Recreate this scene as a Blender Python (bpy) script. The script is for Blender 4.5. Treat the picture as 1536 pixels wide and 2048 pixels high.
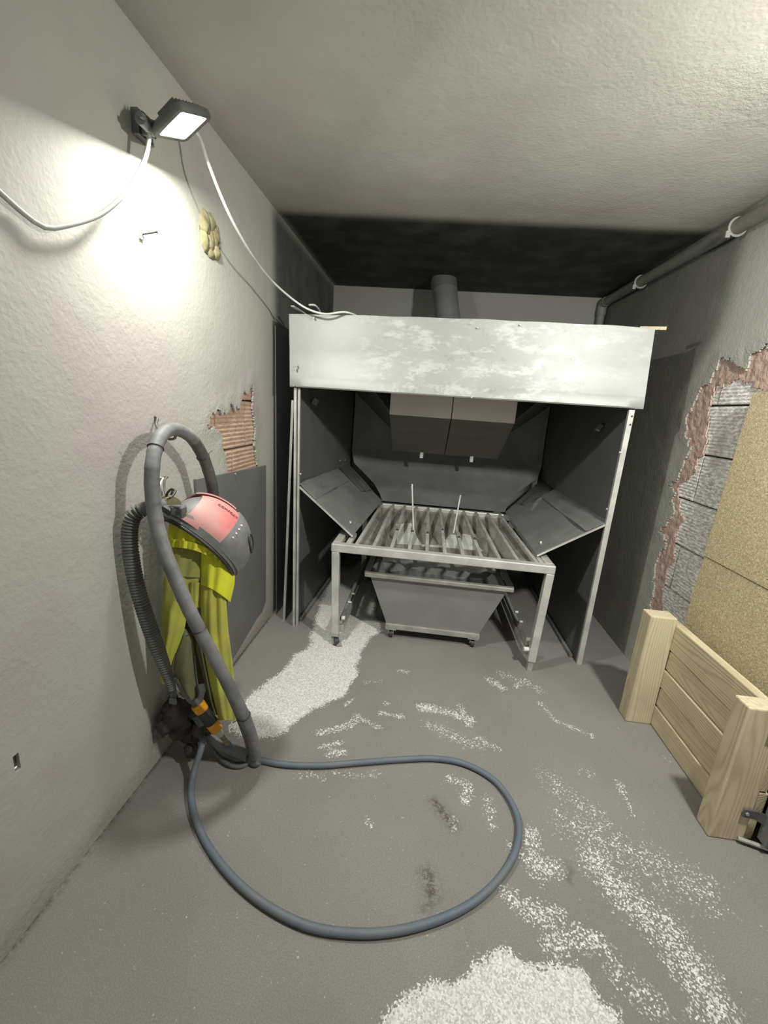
import bpy, math, random
import numpy as np
from mathutils import Vector, Matrix, noise
random.seed(7); rng = np.random.default_rng(7)
PI = math.pi
sc = bpy.context.scene
for o in list(bpy.data.objects): bpy.data.objects.remove(o)
COL = sc.collection

# ------------------------------------------------------------------ room size (metres), camera
CAMZ = 1.5
XL, XR, ZC, YB, YF = -0.9945, 1.445, 2.577, 4.215, -2.6
RIGHT = Vector((0.99176077, 0.10727191, 0.07002364)).normalized()
UP = Vector((-0.09371419, 0.23486244, 0.96750054)).normalized()
FWD = Vector((-0.08733971, 0.96609129, -0.24298025)).normalized()
F = 837.8
cam = bpy.data.cameras.new('camera'); cam_o = bpy.data.objects.new('camera', cam); COL.objects.link(cam_o)
cam.sensor_fit = 'HORIZONTAL'; cam.sensor_width = 36.0; cam.lens = 36.0 * F / 1536.0
cam.clip_start = 0.02
m = Matrix((RIGHT, UP, -FWD)).transposed().to_4x4(); m.translation = (0, 0, CAMZ); cam_o.matrix_world = m
sc.camera = cam_o
CAM = Vector((0, 0, CAMZ))
def ray(px, py): return RIGHT * ((px - 768) / F) - UP * ((py - 1024) / F) + FWD
def on(ax, v, px, py):
    """survey helper: the point of a real plane (x, y or z = v) measured in the photograph"""
    i = 'xyz'.index(ax); r = ray(px, py); return CAM + r * ((v - CAM[i]) / r[i])

# ------------------------------------------------------------------ world, exposure, lamps
w = bpy.data.worlds.new('world'); sc.world = w; w.use_nodes = True
w.node_tree.nodes['Background'].inputs[0].default_value = (0.98, 1.0, 0.94, 1)
w.node_tree.nodes['Background'].inputs[1].default_value = 0.5
sc.view_settings.view_transform = 'Standard'; sc.view_settings.look = 'None'
sc.view_settings.gamma = 1.0; sc.view_settings.use_curve_mapping = False
sc.view_settings.exposure = 0.62
LEFT_LAMP_W, RIGHT_LAMP_W = 15.5, 31.0
LAMP_COL = (1.0, 1.0, 0.93)

# ------------------------------------------------------------------ material helper
def nodes_of(name):
    m = bpy.data.materials.new(name); m.use_nodes = True
    nt = m.node_tree; b = nt.nodes['Principled BSDF']; return m, nt, b
def N(nt, kind, **kw):
    n = nt.nodes.new(kind)
    for k, v in kw.items():
        if k.startswith('i_'):
            k = k[2:]; n.inputs[int(k) if k.isdigit() else k.replace('_', ' ')].default_value = v
        else: setattr(n, k, v)
    return n
def ramp(nt, src, a, b, ca=(0, 0, 0, 1), cb=(1, 1, 1, 1)):
    r = N(nt, 'ShaderNodeValToRGB'); r.color_ramp.elements[0].position = a; r.color_ramp.elements[1].position = b
    r.color_ramp.elements[0].color = ca; r.color_ramp.elements[1].color = cb
    nt.links.new(src, r.inputs[0]); return r.outputs[0]
def mixc(nt, fac, a, b):
    x = N(nt, 'ShaderNodeMix', data_type='RGBA')
    for s, v in ((x.inputs[0], fac), (x.inputs[6], a), (x.inputs[7], b)):
        if hasattr(v, 'links'): nt.links.new(v, s)
        elif isinstance(v, (int, float)): s.default_value = v
        else: s.default_value = (*v, 1)
    return x.outputs[2]
def math_(nt, op, a, b=0.0, c=0.0, clamp=False):
    x = N(nt, 'ShaderNodeMath', operation=op, use_clamp=clamp)
    for s, v in zip(x.inputs, (a, b, c)):
        if hasattr(v, 'links'): nt.links.new(v, s)
        else: s.default_value = v
    return x.outputs[0]
def coords(nt, scale=(1, 1, 1)):
    t = N(nt, 'ShaderNodeTexCoord'); mp = N(nt, 'ShaderNodeMapping'); mp.inputs[3].default_value = scale
    nt.links.new(t.outputs['Object'], mp.inputs[0]); return mp.outputs[0]
def noise_(nt, co, scale, detail=3, rough=0.55):
    n = N(nt, 'ShaderNodeTexNoise'); n.inputs['Scale'].default_value = scale
    n.inputs['Detail'].default_value = detail; n.inputs['Roughness'].default_value = rough
    nt.links.new(co, n.inputs['Vector']); return n.outputs[0]
def bump(nt, bsdf, h, strength, dist=0.01, prev=None):
    b = N(nt, 'ShaderNodeBump'); b.inputs['Strength'].default_value = strength; b.inputs['Distance'].default_value = dist
    nt.links.new(h, b.inputs['Height'])
    if prev: nt.links.new(prev, b.inputs['Normal'])
    nt.links.new(b.outputs[0], bsdf.inputs['Normal']); return b.outputs[0]
def attr(nt, name):
    a = N(nt, 'ShaderNodeAttribute'); a.attribute_name = name; return a.outputs['Fac']

def simple(name, c1, c2=None, scale=8, rough=0.6, metal=0.0, bscale=60, bstr=0.15, stretch=(1, 1, 1), lo=.35, hi=.65, detail=4):
    m, nt, b = nodes_of(name); co = coords(nt, stretch)
    c2 = c2 or tuple(x * 0.8 for x in c1)
    f = ramp(nt, noise_(nt, co, scale, detail), lo, hi)
    nt.links.new(mixc(nt, f, c1, c2), b.inputs['Base Color'])
    b.inputs['Roughness'].default_value = rough; b.inputs['Metallic'].default_value = metal
    if bstr: bump(nt, b, noise_(nt, co, bscale, 4), bstr, 0.004)
    return m

def plaster_mat(name, grey=(.41, .415, .36), pink=(.41, .37, .342), dark_tone=(.048, .049, .048)):
    m, nt, b = nodes_of(name); co = coords(nt)
    f = ramp(nt, noise_(nt, co, 1.5, 2), .46, .64)
    c = mixc(nt, f, grey, pink)
    s = ramp(nt, noise_(nt, co, 2.6, 4, .6), .35, .75)
    c = mixc(nt, math_(nt, 'MULTIPLY', s, .28), c, (.25, .25, .22))
    # scrape marks and small stains
    f3 = ramp(nt, noise_(nt, co, 16, 6, .7), .66, .74)
    c = mixc(nt, math_(nt, 'MULTIPLY', f3, .25), c, (.27, .25, .22))
    g = attr(nt, 'dark_tone'); gn = math_(nt, 'ADD', g, math_(nt, 'MULTIPLY', math_(nt, 'SUBTRACT', noise_(nt, co, 5, 4), .5), math_(nt, 'MULTIPLY', g, .35)), clamp=True)  # darker tone by mask, slightly mottled
    c = mixc(nt, gn, c, dark_tone)
    d = attr(nt, 'soot')
    dn = math_(nt, 'MULTIPLY', d, ramp(nt, noise_(nt, co, 22, 5, .7), .35, .6), clamp=True)
    c = mixc(nt, dn, c, (.06, .05, .045))
    nt.links.new(c, b.inputs['Base Color'])
    b.inputs['Roughness'].default_value = .78
    h1 = bump(nt, b, noise_(nt, co, 75, 3, .5), .26, .005)
    h2 = bump(nt, b, noise_(nt, co, 9, 5, .6), .22, .012, h1)
    r = attr(nt, 'rough')
    hb = math_(nt, 'MULTIPLY', r, noise_(nt, co, 28, 6, .75))
    bump(nt, b, hb, .9, .02, h2)
    return m

M = {}
M['plaster'] = plaster_mat('plaster')
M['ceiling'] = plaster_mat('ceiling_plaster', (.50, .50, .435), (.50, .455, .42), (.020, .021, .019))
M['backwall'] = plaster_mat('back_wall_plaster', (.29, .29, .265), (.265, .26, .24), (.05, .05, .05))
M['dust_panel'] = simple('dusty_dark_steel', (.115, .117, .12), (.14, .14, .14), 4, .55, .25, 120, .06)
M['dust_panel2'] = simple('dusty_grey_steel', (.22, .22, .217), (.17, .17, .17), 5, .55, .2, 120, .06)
M['sheet'] = simple('grey_sheet', (.17, .17, .168), (.14, .14, .14), 3, .5, .15, 90, .04)
M['frame'] = simple('dusty_aluminium', (.62, .625, .58), (.46, .46, .43), 9, .42, .35, 90, .08)
M['galv'] = simple('galvanised_tube', (.46, .46, .43), (.33, .33, .31), 14, .45, .4, 80, .12)
M['bin'] = simple('grey_bin_paint', (.235, .235, .228), (.20, .20, .195), 5, .5, .1, 100, .04)
M['rubber'] = simple('grey_rubber', (.16, .16, .158), (.10, .10, .10), 12, .65, 0, 70, .15)
M['wrap'] = simple('hose_wrap', (.20, .20, .205), (.13, .13, .135), 10, .6, 0, 50, .3)
M['wrap_dark'] = simple('dark_hose_wrap', (.055, .056, .057), (.09, .09, .09), 10, .55, 0, 50, .3)
M['bluehose'] = simple('blue_hose', (.105, .135, .18), (.15, .16, .175), 7, .6, 0, 50, .1)
M['cable'] = simple('pale_cable', (.62, .64, .60), (.5, .5, .47), 12, .5, 0, 50, .05)
M['greycable'] = simple('grey_cable', (.38, .39, .36), (.25, .26, .24), 6, .55, 0, 50, .1)
M['black'] = simple('black_plastic', (.02, .02, .021), (.05, .05, .05), 12, .5, 0, 60, .1)
M['greyplastic'] = simple('grey_plastic', (.19, .19, .19), (.14, .14, .14), 15, .55, 0, 60, .1)
M['darkplastic'] = simple('dark_grey_plastic', (.075, .075, .078), (.12, .12, .12), 15, .55, 0, 60, .1)
M['red'] = simple('dusty_red_shell', (.55, .15, .145), (.47, .27, .25), 5, .55, 0, 70, .06, lo=.40, hi=.62)
M['yellow'] = simple('yellow_cloth', (.70, .70, .03), (.55, .54, .045), 7, .85, 0, 180, .3)
M['yellow_dirty'] = simple('dusty_yellow_cloth', (.46, .46, .07), (.34, .33, .08), 7, .85, 0, 180, .3)
M['yoke'] = simple('dirty_yellow_yoke', (.30, .295, .075), (.22, .215, .07), 7, .85, 0, 180, .3)
M['olive'] = simple('olive_lining', (.155, .15, .075), (.11, .105, .055), 7, .85, 0, 180, .3)
M['orange'] = simple('orange_plastic', (.80, .36, .02), (.65, .27, .02), 20, .5, 0, 60, .05)
M['foam'] = simple('yellow_foam', (.27, .25, .135), (.18, .16, .085), 20, .8, 0, 60, .4)
M['darkfoam'] = simple('dirty_foam', (.032, .027, .025), (.075, .065, .06), 22, .8, 0, 60, .5)
M['brown_steel'] = simple('brown_steel', (.035, .026, .022), (.07, .05, .04), 10, .5, .2, 60, .1)
M['white'] = simple('white_plastic', (.75, .75, .72), None, 8, .5, 0, 60, .02)
M['pipe'] = simple('painted_wall_pipe', (.16, .16, .148), (.22, .22, .20), 2, .6, 0, 60, .1)
M['mortar'] = simple('brown_mortar', (.50, .36, .30), (.38, .265, .215), 18, .9, 0, 60, .8)
M['backing'] = simple('joint_backing', (.07, .06, .055), (.12, .10, .09), 30, .9, 0, 60, .5)

def sheet_front():
    m, nt, b = nodes_of('scuffed_galvanised_panel'); co = coords(nt)
    c = mixc(nt, ramp(nt, noise_(nt, co, 2.2, 3), .35, .65), (.31, .318, .305), (.26, .266, .256))
    n = noise_(nt, coords(nt, (.8, 1, 1.9)), 8, 9, .72)
    sc1 = ramp(nt, n, .50, .60); band = attr(nt, 'scuff')
    c = mixc(nt, math_(nt, 'MULTIPLY', sc1, band), c, (.41, .42, .40))
    n2 = noise_(nt, co, 13, 6, .7)
    c = mixc(nt, math_(nt, 'MULTIPLY', ramp(nt, n2, .60, .66), math_(nt, 'MULTIPLY', band, .5)), c, (.20, .205, .195))
    nt.links.new(c, b.inputs['Base Color']); b.inputs['Roughness'].default_value = .5; b.inputs['Metallic'].default_value = .15
    bump(nt, b, noise_(nt, co, 4, 3), .12, .01); return m
M['front'] = sheet_front()

def floor_mat():
    m, nt, b = nodes_of('dusty_floor'); co = coords(nt)
    c = mixc(nt, ramp(nt, noise_(nt, co, 1.6, 4), .35, .68), (.215, .206, .192), (.26, .25, .235))
    c = mixc(nt, math_(nt, 'MULTIPLY', ramp(nt, noise_(nt, co, 240, 2), .40, .62), .35), c, (.115, .108, .10))
    c = mixc(nt, math_(nt, 'MULTIPLY', ramp(nt, noise_(nt, co, 110, 2), .70, .74), .7), c, (.45, .45, .42))
    wv = attr(nt, 'wear')
    v = N(nt, 'ShaderNodeTexVoronoi'); v.inputs['Scale'].default_value = 210; nt.links.new(co, v.inputs['Vector'])
    grain = v.outputs['Color']; sep = N(nt, 'ShaderNodeSeparateColor'); nt.links.new(grain, sep.inputs[0])
    n1 = noise_(nt, co, 38, 5, .7)
    thr = math_(nt, 'ADD', math_(nt, 'MULTIPLY', sep.outputs[0], .80), math_(nt, 'MULTIPLY', math_(nt, 'SUBTRACT', n1, .28), .75))
    mask = math_(nt, 'MULTIPLY', math_(nt, 'SUBTRACT', wv, thr), 7.0, clamp=True)
    stone = mixc(nt, sep.outputs[1], (.80, .80, .76), (.45, .45, .42))
    c = mixc(nt, mask, c, stone)
    dk = attr(nt, 'dirt'); dm = math_(nt, 'MULTIPLY', dk, ramp(nt, noise_(nt, co, 45, 5, .75), .42, .56), clamp=True)
    c = mixc(nt, dm, c, (.05, .038, .028))
    nt.links.new(c, b.inputs['Base Color']); b.inputs['Roughness'].default_value = .75
    h1 = bump(nt, b, noise_(nt, co, 300, 2), .25, .002)
    h2 = bump(nt, b, noise_(nt, co, 6, 5, .65), .3, .006, h1)
    bump(nt, b, math_(nt, 'MULTIPLY', mask, -1.0), .25, .003, h2); return m
M['floor'] = floor_mat()

def wood_mat(name, c1, c2, axis):
    m, nt, b = nodes_of(name); sc_ = [9, 9, 9]; sc_[axis] = .7
    co = coords(nt, sc_); t = N(nt, 'ShaderNodeTexCoord')
    info = N(nt, 'ShaderNodeObjectInfo'); add = N(nt, 'ShaderNodeVectorMath', operation='ADD')
    nt.links.new(co, add.inputs[0]); sc3 = N(nt, 'ShaderNodeVectorMath', operation='SCALE'); sc3.inputs[0].default_value = (7, 13, 5)
    nt.links.new(info.outputs['Random'], sc3.inputs['Scale']); nt.links.new(sc3.outputs[0], add.inputs[1]); v = add.outputs[0]
    n = noise_(nt, v, .55, 2, .4)
    rings = math_(nt, 'SINE', math_(nt, 'MULTIPLY', n, 230.0))
    f = math_(nt, 'MULTIPLY_ADD', rings, .5, .5)
    f = math_(nt, 'POWER', f, 2.0)
    c = mixc(nt, math_(nt, 'MULTIPLY', f, .5), c1, c2)
    c = mixc(nt, math_(nt, 'MULTIPLY', ramp(nt, noise_(nt, coords(nt), 6, 4), .45, .7), .4), c, (.36, .30, .20))
    vo = N(nt, 'ShaderNodeTexVoronoi'); vo.inputs['Scale'].default_value = .33; nt.links.new(v, vo.inputs['Vector'])
    k = ramp(nt, vo.outputs['Distance'], .035, .07, (1, 1, 1, 1), (0, 0, 0, 1))
    c = mixc(nt, math_(nt, 'MULTIPLY', k, .75), c, (.20, .13, .07))
    nt.links.new(c, b.inputs['Base Color']); b.inputs['Roughness'].default_value = .7
    bump(nt, b, f, .25, .002); return m
M['wood_z'] = wood_mat('pale_spruce_upright', (.58, .505, .35), (.38, .30, .18), 2)
M['wood_y'] = wood_mat('pale_spruce_board', (.56, .48, .325), (.36, .28, .165), 1)

def osb_mat():
    m, nt, b = nodes_of('chipboard'); co = coords(nt)
    v = N(nt, 'ShaderNodeTexVoronoi'); v.inputs['Scale'].default_value = 240; nt.links.new(co, v.inputs['Vector'])
    s = N(nt, 'ShaderNodeSeparateColor'); nt.links.new(v.outputs['Color'], s.inputs[0])
    c = mixc(nt, s.outputs[0], (.60, .49, .30), (.36, .285, .17))
    c = mixc(nt, ramp(nt, s.outputs[1], .80, .9), c, (.70, .60, .40))
    c = mixc(nt, ramp(nt, noise_(nt, co, 90, 3), .66, .72), c, (.16, .12, .06))
    nt.links.new(c, b.inputs['Base Color']); b.inputs['Roughness'].default_value = .6
    bump(nt, b, s.outputs[2], .3, .002); return m
M['osb'] = osb_mat()

def block_mat(name, base, dark, smear, amount):
    m, nt, b = nodes_of(name); co = coords(nt)
    c = mixc(nt, ramp(nt, noise_(nt, co, 14, 4), .35, .65), base, dark)
    n = noise_(nt, coords(nt, (1, 1, 3.0)), 26, 6, .75)
    sm = math_(nt, 'MULTIPLY', ramp(nt, n, .46, .54), amount)
    big = ramp(nt, noise_(nt, co, 4.0, 3), .30, .46)
    sm = math_(nt, 'MULTIPLY', sm, big)
    c = mixc(nt, sm, c, smear)
    nt.links.new(c, b.inputs['Base Color']); b.inputs['Roughness'].default_value = .8
    h = bump(nt, b, noise_(nt, co, 50, 5, .7), .35, .005); bump(nt, b, sm, .3, .004, h); return m
M['clay'] = block_mat('clay_block', (.50, .32, .235), (.40, .25, .18), (.55, .50, .42), .35)
M['block'] = block_mat('grey_block', (.56, .52, .495), (.45, .42, .40), (.88, .87, .82), 1.0)

def emit(name, col, s):
    m, nt, b = nodes_of(name); b.inputs['Base Color'].default_value = (.8, .8, .8, 1)
    b.inputs['Emission Color'].default_value = (*col, 1); b.inputs['Emission Strength'].default_value = s; return m
M['lens'] = emit('lamp_lens', (1, 1, .94), 14)

# ------------------------------------------------------------------ mesh helpers
class MB:
    def __init__(s): s.v = []; s.f = []
    def add(s, vs, fs):
        k = len(s.v); s.v += [tuple(v) for v in vs]; s.f += [tuple(i + k for i in f) for f in fs]; return s
    def hexa(s, p):      # 8 corners: 0-3 one face, 4-7 the opposite face
        return s.add(p, [(3, 2, 1, 0), (4, 5, 6, 7), (0, 1, 5, 4), (1, 2, 6, 5), (2, 3, 7, 6), (3, 0, 4, 7)])
    def box(s, c, d, rot=None):
        c = Vector(c); h = [x / 2 for x in d]
        p = [Vector((x * h[0], y * h[1], z * h[2])) for z in (-1, 1) for x, y in ((-1, -1), (1, -1), (1, 1), (-1, 1))]
        if rot is not None: p = [rot @ q for q in p]
        return s.hexa([c + q for q in p])
    def bb(s, a, b): return s.box([(a[i] + b[i]) / 2 for i in range(3)], [abs(a[i] - b[i]) for i in range(3)])
    def beam(s, a, b, w, h, upv=(0, 0, 1)):
        a, b = Vector(a), Vector(b); d = (b - a); L = d.length; d.normalize()
        u = Vector(upv); x = d.cross(u)
        if x.length < 1e-4: x = d.cross(Vector((0, 1, 0)))
        x.normalize(); z = x.cross(d).normalized()
        p = [q + x * (sx * w / 2) + z * (sz * h / 2) for q in (a, b) for sx, sz in ((-1, -1), (1, -1), (1, 1), (-1, 1))]
        return s.hexa(p)
    def tube(s, pts, r, n=12, cap=True, step=None, smooth=True, rf=None):
        P = spline(pts, step) if step else [Vector(p) for p in pts]
        T = []
        for i in range(len(P)):
            t = P[min(i + 1, len(P) - 1)] - P[max(i - 1, 0)]; T.append(t.normalized())
        u = T[0].orthogonal().normalized(); vs = []; dist = 0
        for i, p in enumerate(P):
            u = (u - T[i] * u.dot(T[i])).normalized(); w_ = T[i].cross(u)
            if i: dist += (P[i] - P[i - 1]).length
            rr = rf(dist, i / (len(P) - 1)) if rf else r
            vs += [p + (u * math.cos(2 * PI * k / n) + w_ * math.sin(2 * PI * k / n)) * rr for k in range(n)]
        fs = [(i * n + k, i * n + (k + 1) % n, (i + 1) * n + (k + 1) % n, (i + 1) * n + k) for i in range(len(P) - 1) for k in range(n)]
        if cap: fs += [tuple(reversed(range(n))), tuple(range((len(P) - 1) * n, len(P) * n))]
        return s.add(vs, fs)
    def cyl(s, a, b, r, n=16, r2=None):
        return s.tube([a, b], r, n, rf=(lambda d, t: r + ((r2 if r2 is not None else r) - r) * t))
    def sheet(s, rows, th=0.002, nrm=None):   # rows: grid of points, thickened
        R, Cn = len(rows), len(rows[0]); P = [[Vector(p) for p in r] for r in rows]; k = len(s.v)
        def nm(i, j):
            a = P[min(i + 1, R - 1)][j] - P[max(i - 1, 0)][j]; b = P[i][min(j + 1, Cn - 1)] - P[i][max(j - 1, 0)]
            c = a.cross(b); return c.normalized() if c.length > 1e-9 else Vector((0, 0, 1))
        top = [P[i][j] + nm(i, j) * th / 2 for i in range(R) for j in range(Cn)]
        bot = [P[i][j] - nm(i, j) * th / 2 for i in range(R) for j in range(Cn)]
        q = R * Cn; id_ = lambda i, j: i * Cn + j
        fs = [(id_(i, j), id_(i + 1, j), id_(i + 1, j + 1), id_(i, j + 1)) for i in range(R - 1) for j in range(Cn - 1)]
        fs += [tuple(q + x for x in reversed(f)) for f in fs]
        rim = [id_(0, j) for j in range(Cn)] + [id_(i, Cn - 1) for i in range(1, R)] + [id_(R - 1, j) for j in range(Cn - 2, -1, -1)] + [id_(i, 0) for i in range(R - 2, 0, -1)]
        fs += [(rim[i], rim[(i + 1) % len(rim)], q + rim[(i + 1) % len(rim)], q + rim[i]) for i in range(len(rim))]
        return s.add(top + bot, fs)
    def plate(s, quad, th=0.003, n=1):
        a, b, c, d = [Vector(p) for p in quad]
        rows = [[(a.lerp(b, j / n)).lerp(d.lerp(c, j / n), i / n) for j in range(n + 1)] for i in range(n + 1)]
        return s.sheet(rows, th)
    def poly(s, pts, th):        # extruded planar polygon
        P = [Vector(p) for p in pts]; nrm = Vector((0, 0, 0))
        for i in range(len(P)): nrm += P[i].cross(P[(i + 1) % len(P)])
        nrm.normalize(); k = len(P)
        return s.add([p + nrm * th / 2 for p in P] + [p - nrm * th / 2 for p in P],
                     [tuple(range(k)), tuple(reversed(range(k, 2 * k)))] + [(i + k, (i + 1) % k + k, (i + 1) % k, i) for i in range(k)])
    def build(s, name, mat, parent=None, smooth=None, bevel=0, **props):
        me = bpy.data.meshes.new(name); me.from_pydata(s.v, [], s.f); me.update()
        me.materials.append(M[mat] if isinstance(mat, str) else mat)
        if smooth is not None: me.shade_smooth(); 
        if smooth is not None and smooth < 180:
            try: me.set_sharp_from_angle(angle=math.radians(smooth))
            except Exception: pass
        o = bpy.data.objects.new(name, me); COL.objects.link(o)
        if parent is not None:
            o.parent = parent; o.matrix_parent_inverse = world_m(parent).inverted()
        if bevel:
            bv = o.modifiers.new('bevel', 'BEVEL'); bv.width = bevel; bv.segments = 2; bv.limit_method = 'ANGLE'
        for k, v in props.items(): o[k] = v
        return o
def world_m(o):
    mt = Matrix.LocRotScale(o.location, o.rotation_euler, o.scale)
    return (world_m(o.parent) @ o.matrix_parent_inverse @ mt) if o.parent else mt
def spline(pts, step):
    P = [Vector(p) for p in pts]; out = []
    E = [P[0] * 2 - P[1]] + P + [P[-1] * 2 - P[-2]]
    for i in range(1, len(E) - 2):
        a, b, c, d = E[i - 1:i + 3]; n = max(2, int((c - b).length / step))
        for k in range(n):
            t = k / n
            out.append(.5 * ((2 * b) + (c - a) * t + (2 * a - 5 * b + 4 * c - d) * t * t + (3 * b - a - 3 * c + d) * t ** 3))
    out.append(P[-1]); return out
def thing(name, label, cat, loc, group=None):
    o = bpy.data.objects.new(name, None); COL.objects.link(o); o.location = loc; o.empty_display_size = .05
    return tag(o, label, cat, group)
def tag(o, label, cat, group=None):
    o['label'] = label; o['category'] = cat
    if group: o['group'] = group
    return o
def child(o, parent):
    o.parent = parent; o.matrix_parent_inverse = world_m(parent).inverted(); return o

# ------------------------------------------------------------------ the room
def inside(poly, X, Y):
    r = np.zeros(X.shape, bool); n = len(poly); j = n - 1
    for i in range(n):
        xi, yi = poly[i]; xj, yj = poly[j]
        c = ((yi > Y) != (yj > Y)) & (X < (xj - xi) * (Y - yi) / (yj - yi + 1e-12) + xi); r ^= c; j = i
    return r
def pdist(pts, X, Y, closed=True):
    d = np.full(X.shape, 1e9); n = len(pts)
    for i in range(n if closed else n - 1):
        ax, ay = pts[i]; bx, by = pts[(i + 1) % n]; dx, dy = bx - ax, by - ay
        t = np.clip(((X - ax) * dx + (Y - ay) * dy) / (dx * dx + dy * dy + 1e-12), 0, 1)
        d = np.minimum(d, np.hypot(X - ax - t * dx, Y - ay - t * dy))
    return d
def vnoise(X, Y, scale, seed=0, octv=3):
    out = np.zeros(X.shape)
    f = np.vectorize(lambda a, b, s: noise.noise(Vector((a * s, b * s, seed))))
    for k in range(octv): out += f(X, Y, scale * 2 ** k) / 2 ** k
    return out
def lines(lo, hi, coarse, dense=()):
    xs = []; x = lo
    while x < hi - 1e-6:
        xs.append(x); st = coarse
        for a, b, s_ in dense:
            if a - 1e-6 <= x < b: st = s_
        x += st
    xs.append(hi); return np.array(xs)
def grid_surface(name, mat, us, vs, pos, hole=None, attrs=None, thick=0, parent=None, **props):
    U, V = np.meshgrid(us, vs, indexing='ij'); nu, nv = U.shape
    P = pos(U, V); verts = np.stack(P, -1).reshape(-1, 3)
    ii, jj = np.meshgrid(np.arange(nu - 1), np.arange(nv - 1), indexing='ij')
    q = np.stack([ii * nv + jj, (ii + 1) * nv + jj, (ii + 1) * nv + jj + 1, ii * nv + jj + 1], -1).reshape(-1, 4)
    if hole is not None:
        cu = (us[:-1] + us[1:]) / 2; cv = (vs[:-1] + vs[1:]) / 2
        CU, CV = np.meshgrid(cu, cv, indexing='ij'); q = q[~hole(CU, CV).reshape(-1)]
    used = np.unique(q); remap = -np.ones(len(verts), int); remap[used] = np.arange(len(used)); q = remap[q]; verts = verts[used]
    me = bpy.data.meshes.new(name); me.from_pydata(verts.tolist(), [], q.tolist()); me.update(); me.materials.append(M[mat])
    for k, fn in (attrs or {}).items():
        a = me.attributes.new(k, 'FLOAT', 'POINT'); val = fn(U, V).reshape(-1)[used]; a.data.foreach_set('value', val.astype(np.float32))
    o = bpy.data.objects.new(name, me); COL.objects.link(o)
    if thick:
        so = o.modifiers.new('thickness', 'SOLIDIFY'); so.thickness = abs(thick); so.offset = 1 if thick > 0 else -1
    if parent is not None: child(o, parent)
    for k, v in props.items(): o[k] = v
    return o
def jit(U, V, box, amp):      # irregular grid inside the broken patch, so its edge crumbles
    m_ = (U > box[0]) & (U < box[1]) & (V > box[2]) & (V < box[3])
    return U + m_ * rng.uniform(-amp, amp, U.shape), V + m_ * rng.uniform(-amp, amp, U.shape)
ss = lambda a, b, x: (lambda t: t * t * (3 - 2 * t))(np.clip((x - a) / (b - a), 0, 1))

# --- left wall: plaster skin with a broken patch that shows clay blocks
def wl(px, py): p = on('x', XL, px, py); return (p.y, p.z)
def wr(px, py): p = on('x', XR, px, py); return (p.y, p.z)
patchL = [wl(*p) for p in [(424, 828), (440, 822), (455, 828), (463, 806), (470, 818), (482, 815), (488, 782), (498, 790), (504, 770), (507, 820), (512, 860), (510, 890), (516, 935), (500, 960), (455, 960), (452, 910), (444, 895), (446, 870), (430, 858), (412, 855)]]
foam_c = (1.912, 2.145); foam_r = .088
dents = [(*wl(34, 1519), .011), (*wl(345, 492), .008)]
def holeL(U, V):
    sub = (U > 1.7) & (U < 2.6) & (V > .9) & (V < 1.7)
    r = np.zeros(U.shape, bool); u, v = U[sub], V[sub]
    n1 = vnoise(u, v, 22, 3, 3) * .022
    r[sub] = inside(patchL, u + n1, v + vnoise(u, v, 25, 9, 3) * .02)
    r |= np.hypot(U - foam_c[0], V - foam_c[1]) < foam_r
    for a, b, c in dents: r |= np.hypot(U - a - .6 * (V - b), (V - b) * .9) < c * (1 + .3 * np.sin(U * 300 + V * 220))
    return r
def dark_toneL(U, V):
    g = ss(2.60, 2.74, U + .03 * np.sin(V * 3)) * .93 + ss(2.45, 2.75, U) * .0  # rear part of the wall darker, paler along ceiling and corner
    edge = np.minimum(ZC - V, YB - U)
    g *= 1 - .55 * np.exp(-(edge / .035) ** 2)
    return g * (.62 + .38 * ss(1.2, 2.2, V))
soot_pts = [wl(*p) for p in [(345, 1380), (330, 1420), (312, 1470)]]
def sootL(U, V): return .9 * np.exp(-(pdist(soot_pts, U, V, False) / .05) ** 2) * ss(2.6, 2.3, U)
def roughL(U, V): return np.exp(-(V / .09) ** 2) + .8 * np.exp(-(pdist(patchL, U, V) / .05) ** 2)
us = lines(YF, YB, .05, [(1.80, 2.50, .006)] + [(a - .03, a + .03, .004) for a, b, c in dents]); vs = lines(0, ZC, .05, [(1.05, 1.60, .006), (2.04, 2.25, .006)] + [(b - .03, b + .03, .004) for a, b, c in dents])
wall_left = grid_surface('wall_left', 'plaster', us, vs, lambda U, V: (XL + 0 * U, *jit(U, V, (1.81, 2.49, 1.06, 1.59), .0024)), holeL,
    {'dark_tone': dark_toneL, 'soot': sootL, 'rough': roughL}, -.012, kind='structure')
def ribbed_block(a, b, x, sgn, ribs=11, amp=.003):
    """clay block in the wall, ribbed face towards the room; a,b = (y,z) corners"""
    n = ribs * 4; rows = []
    for k in range(n + 1):
        z = a[1] + (b[1] - a[1]) * k / n; d = amp if (k % 4) in (1, 2) else 0
        rows.append([(x - sgn * d, a[0], z), (x - sgn * d, b[0], z)])
    mb = MB(); vs_, fs = [], []
    for i, r in enumerate(rows):
        for p in r: vs_.append(p)
    fs = [(2 * i, 2 * i + 1, 2 * i + 3, 2 * i + 2) for i in range(n)]
    kk = len(vs_); bx = x + sgn * .05
    vs_ += [(bx, a[0], a[1]), (bx, b[0], a[1]), (bx, b[0], b[1]), (bx, a[0], b[1])]
    fs += [(0, 1, kk + 1, kk), (2 * n, 2 * n + 1, kk + 2, kk + 3), (kk, kk + 1, kk + 2, kk + 3)]
    fs += [tuple([kk] + [2 * i for i in range(n + 1)] + [kk + 3]), tuple([kk + 1] + [2 * i + 1 for i in range(n + 1)] + [kk + 2])]
    return mb.add(vs_, fs)
zrow = .985
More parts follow.
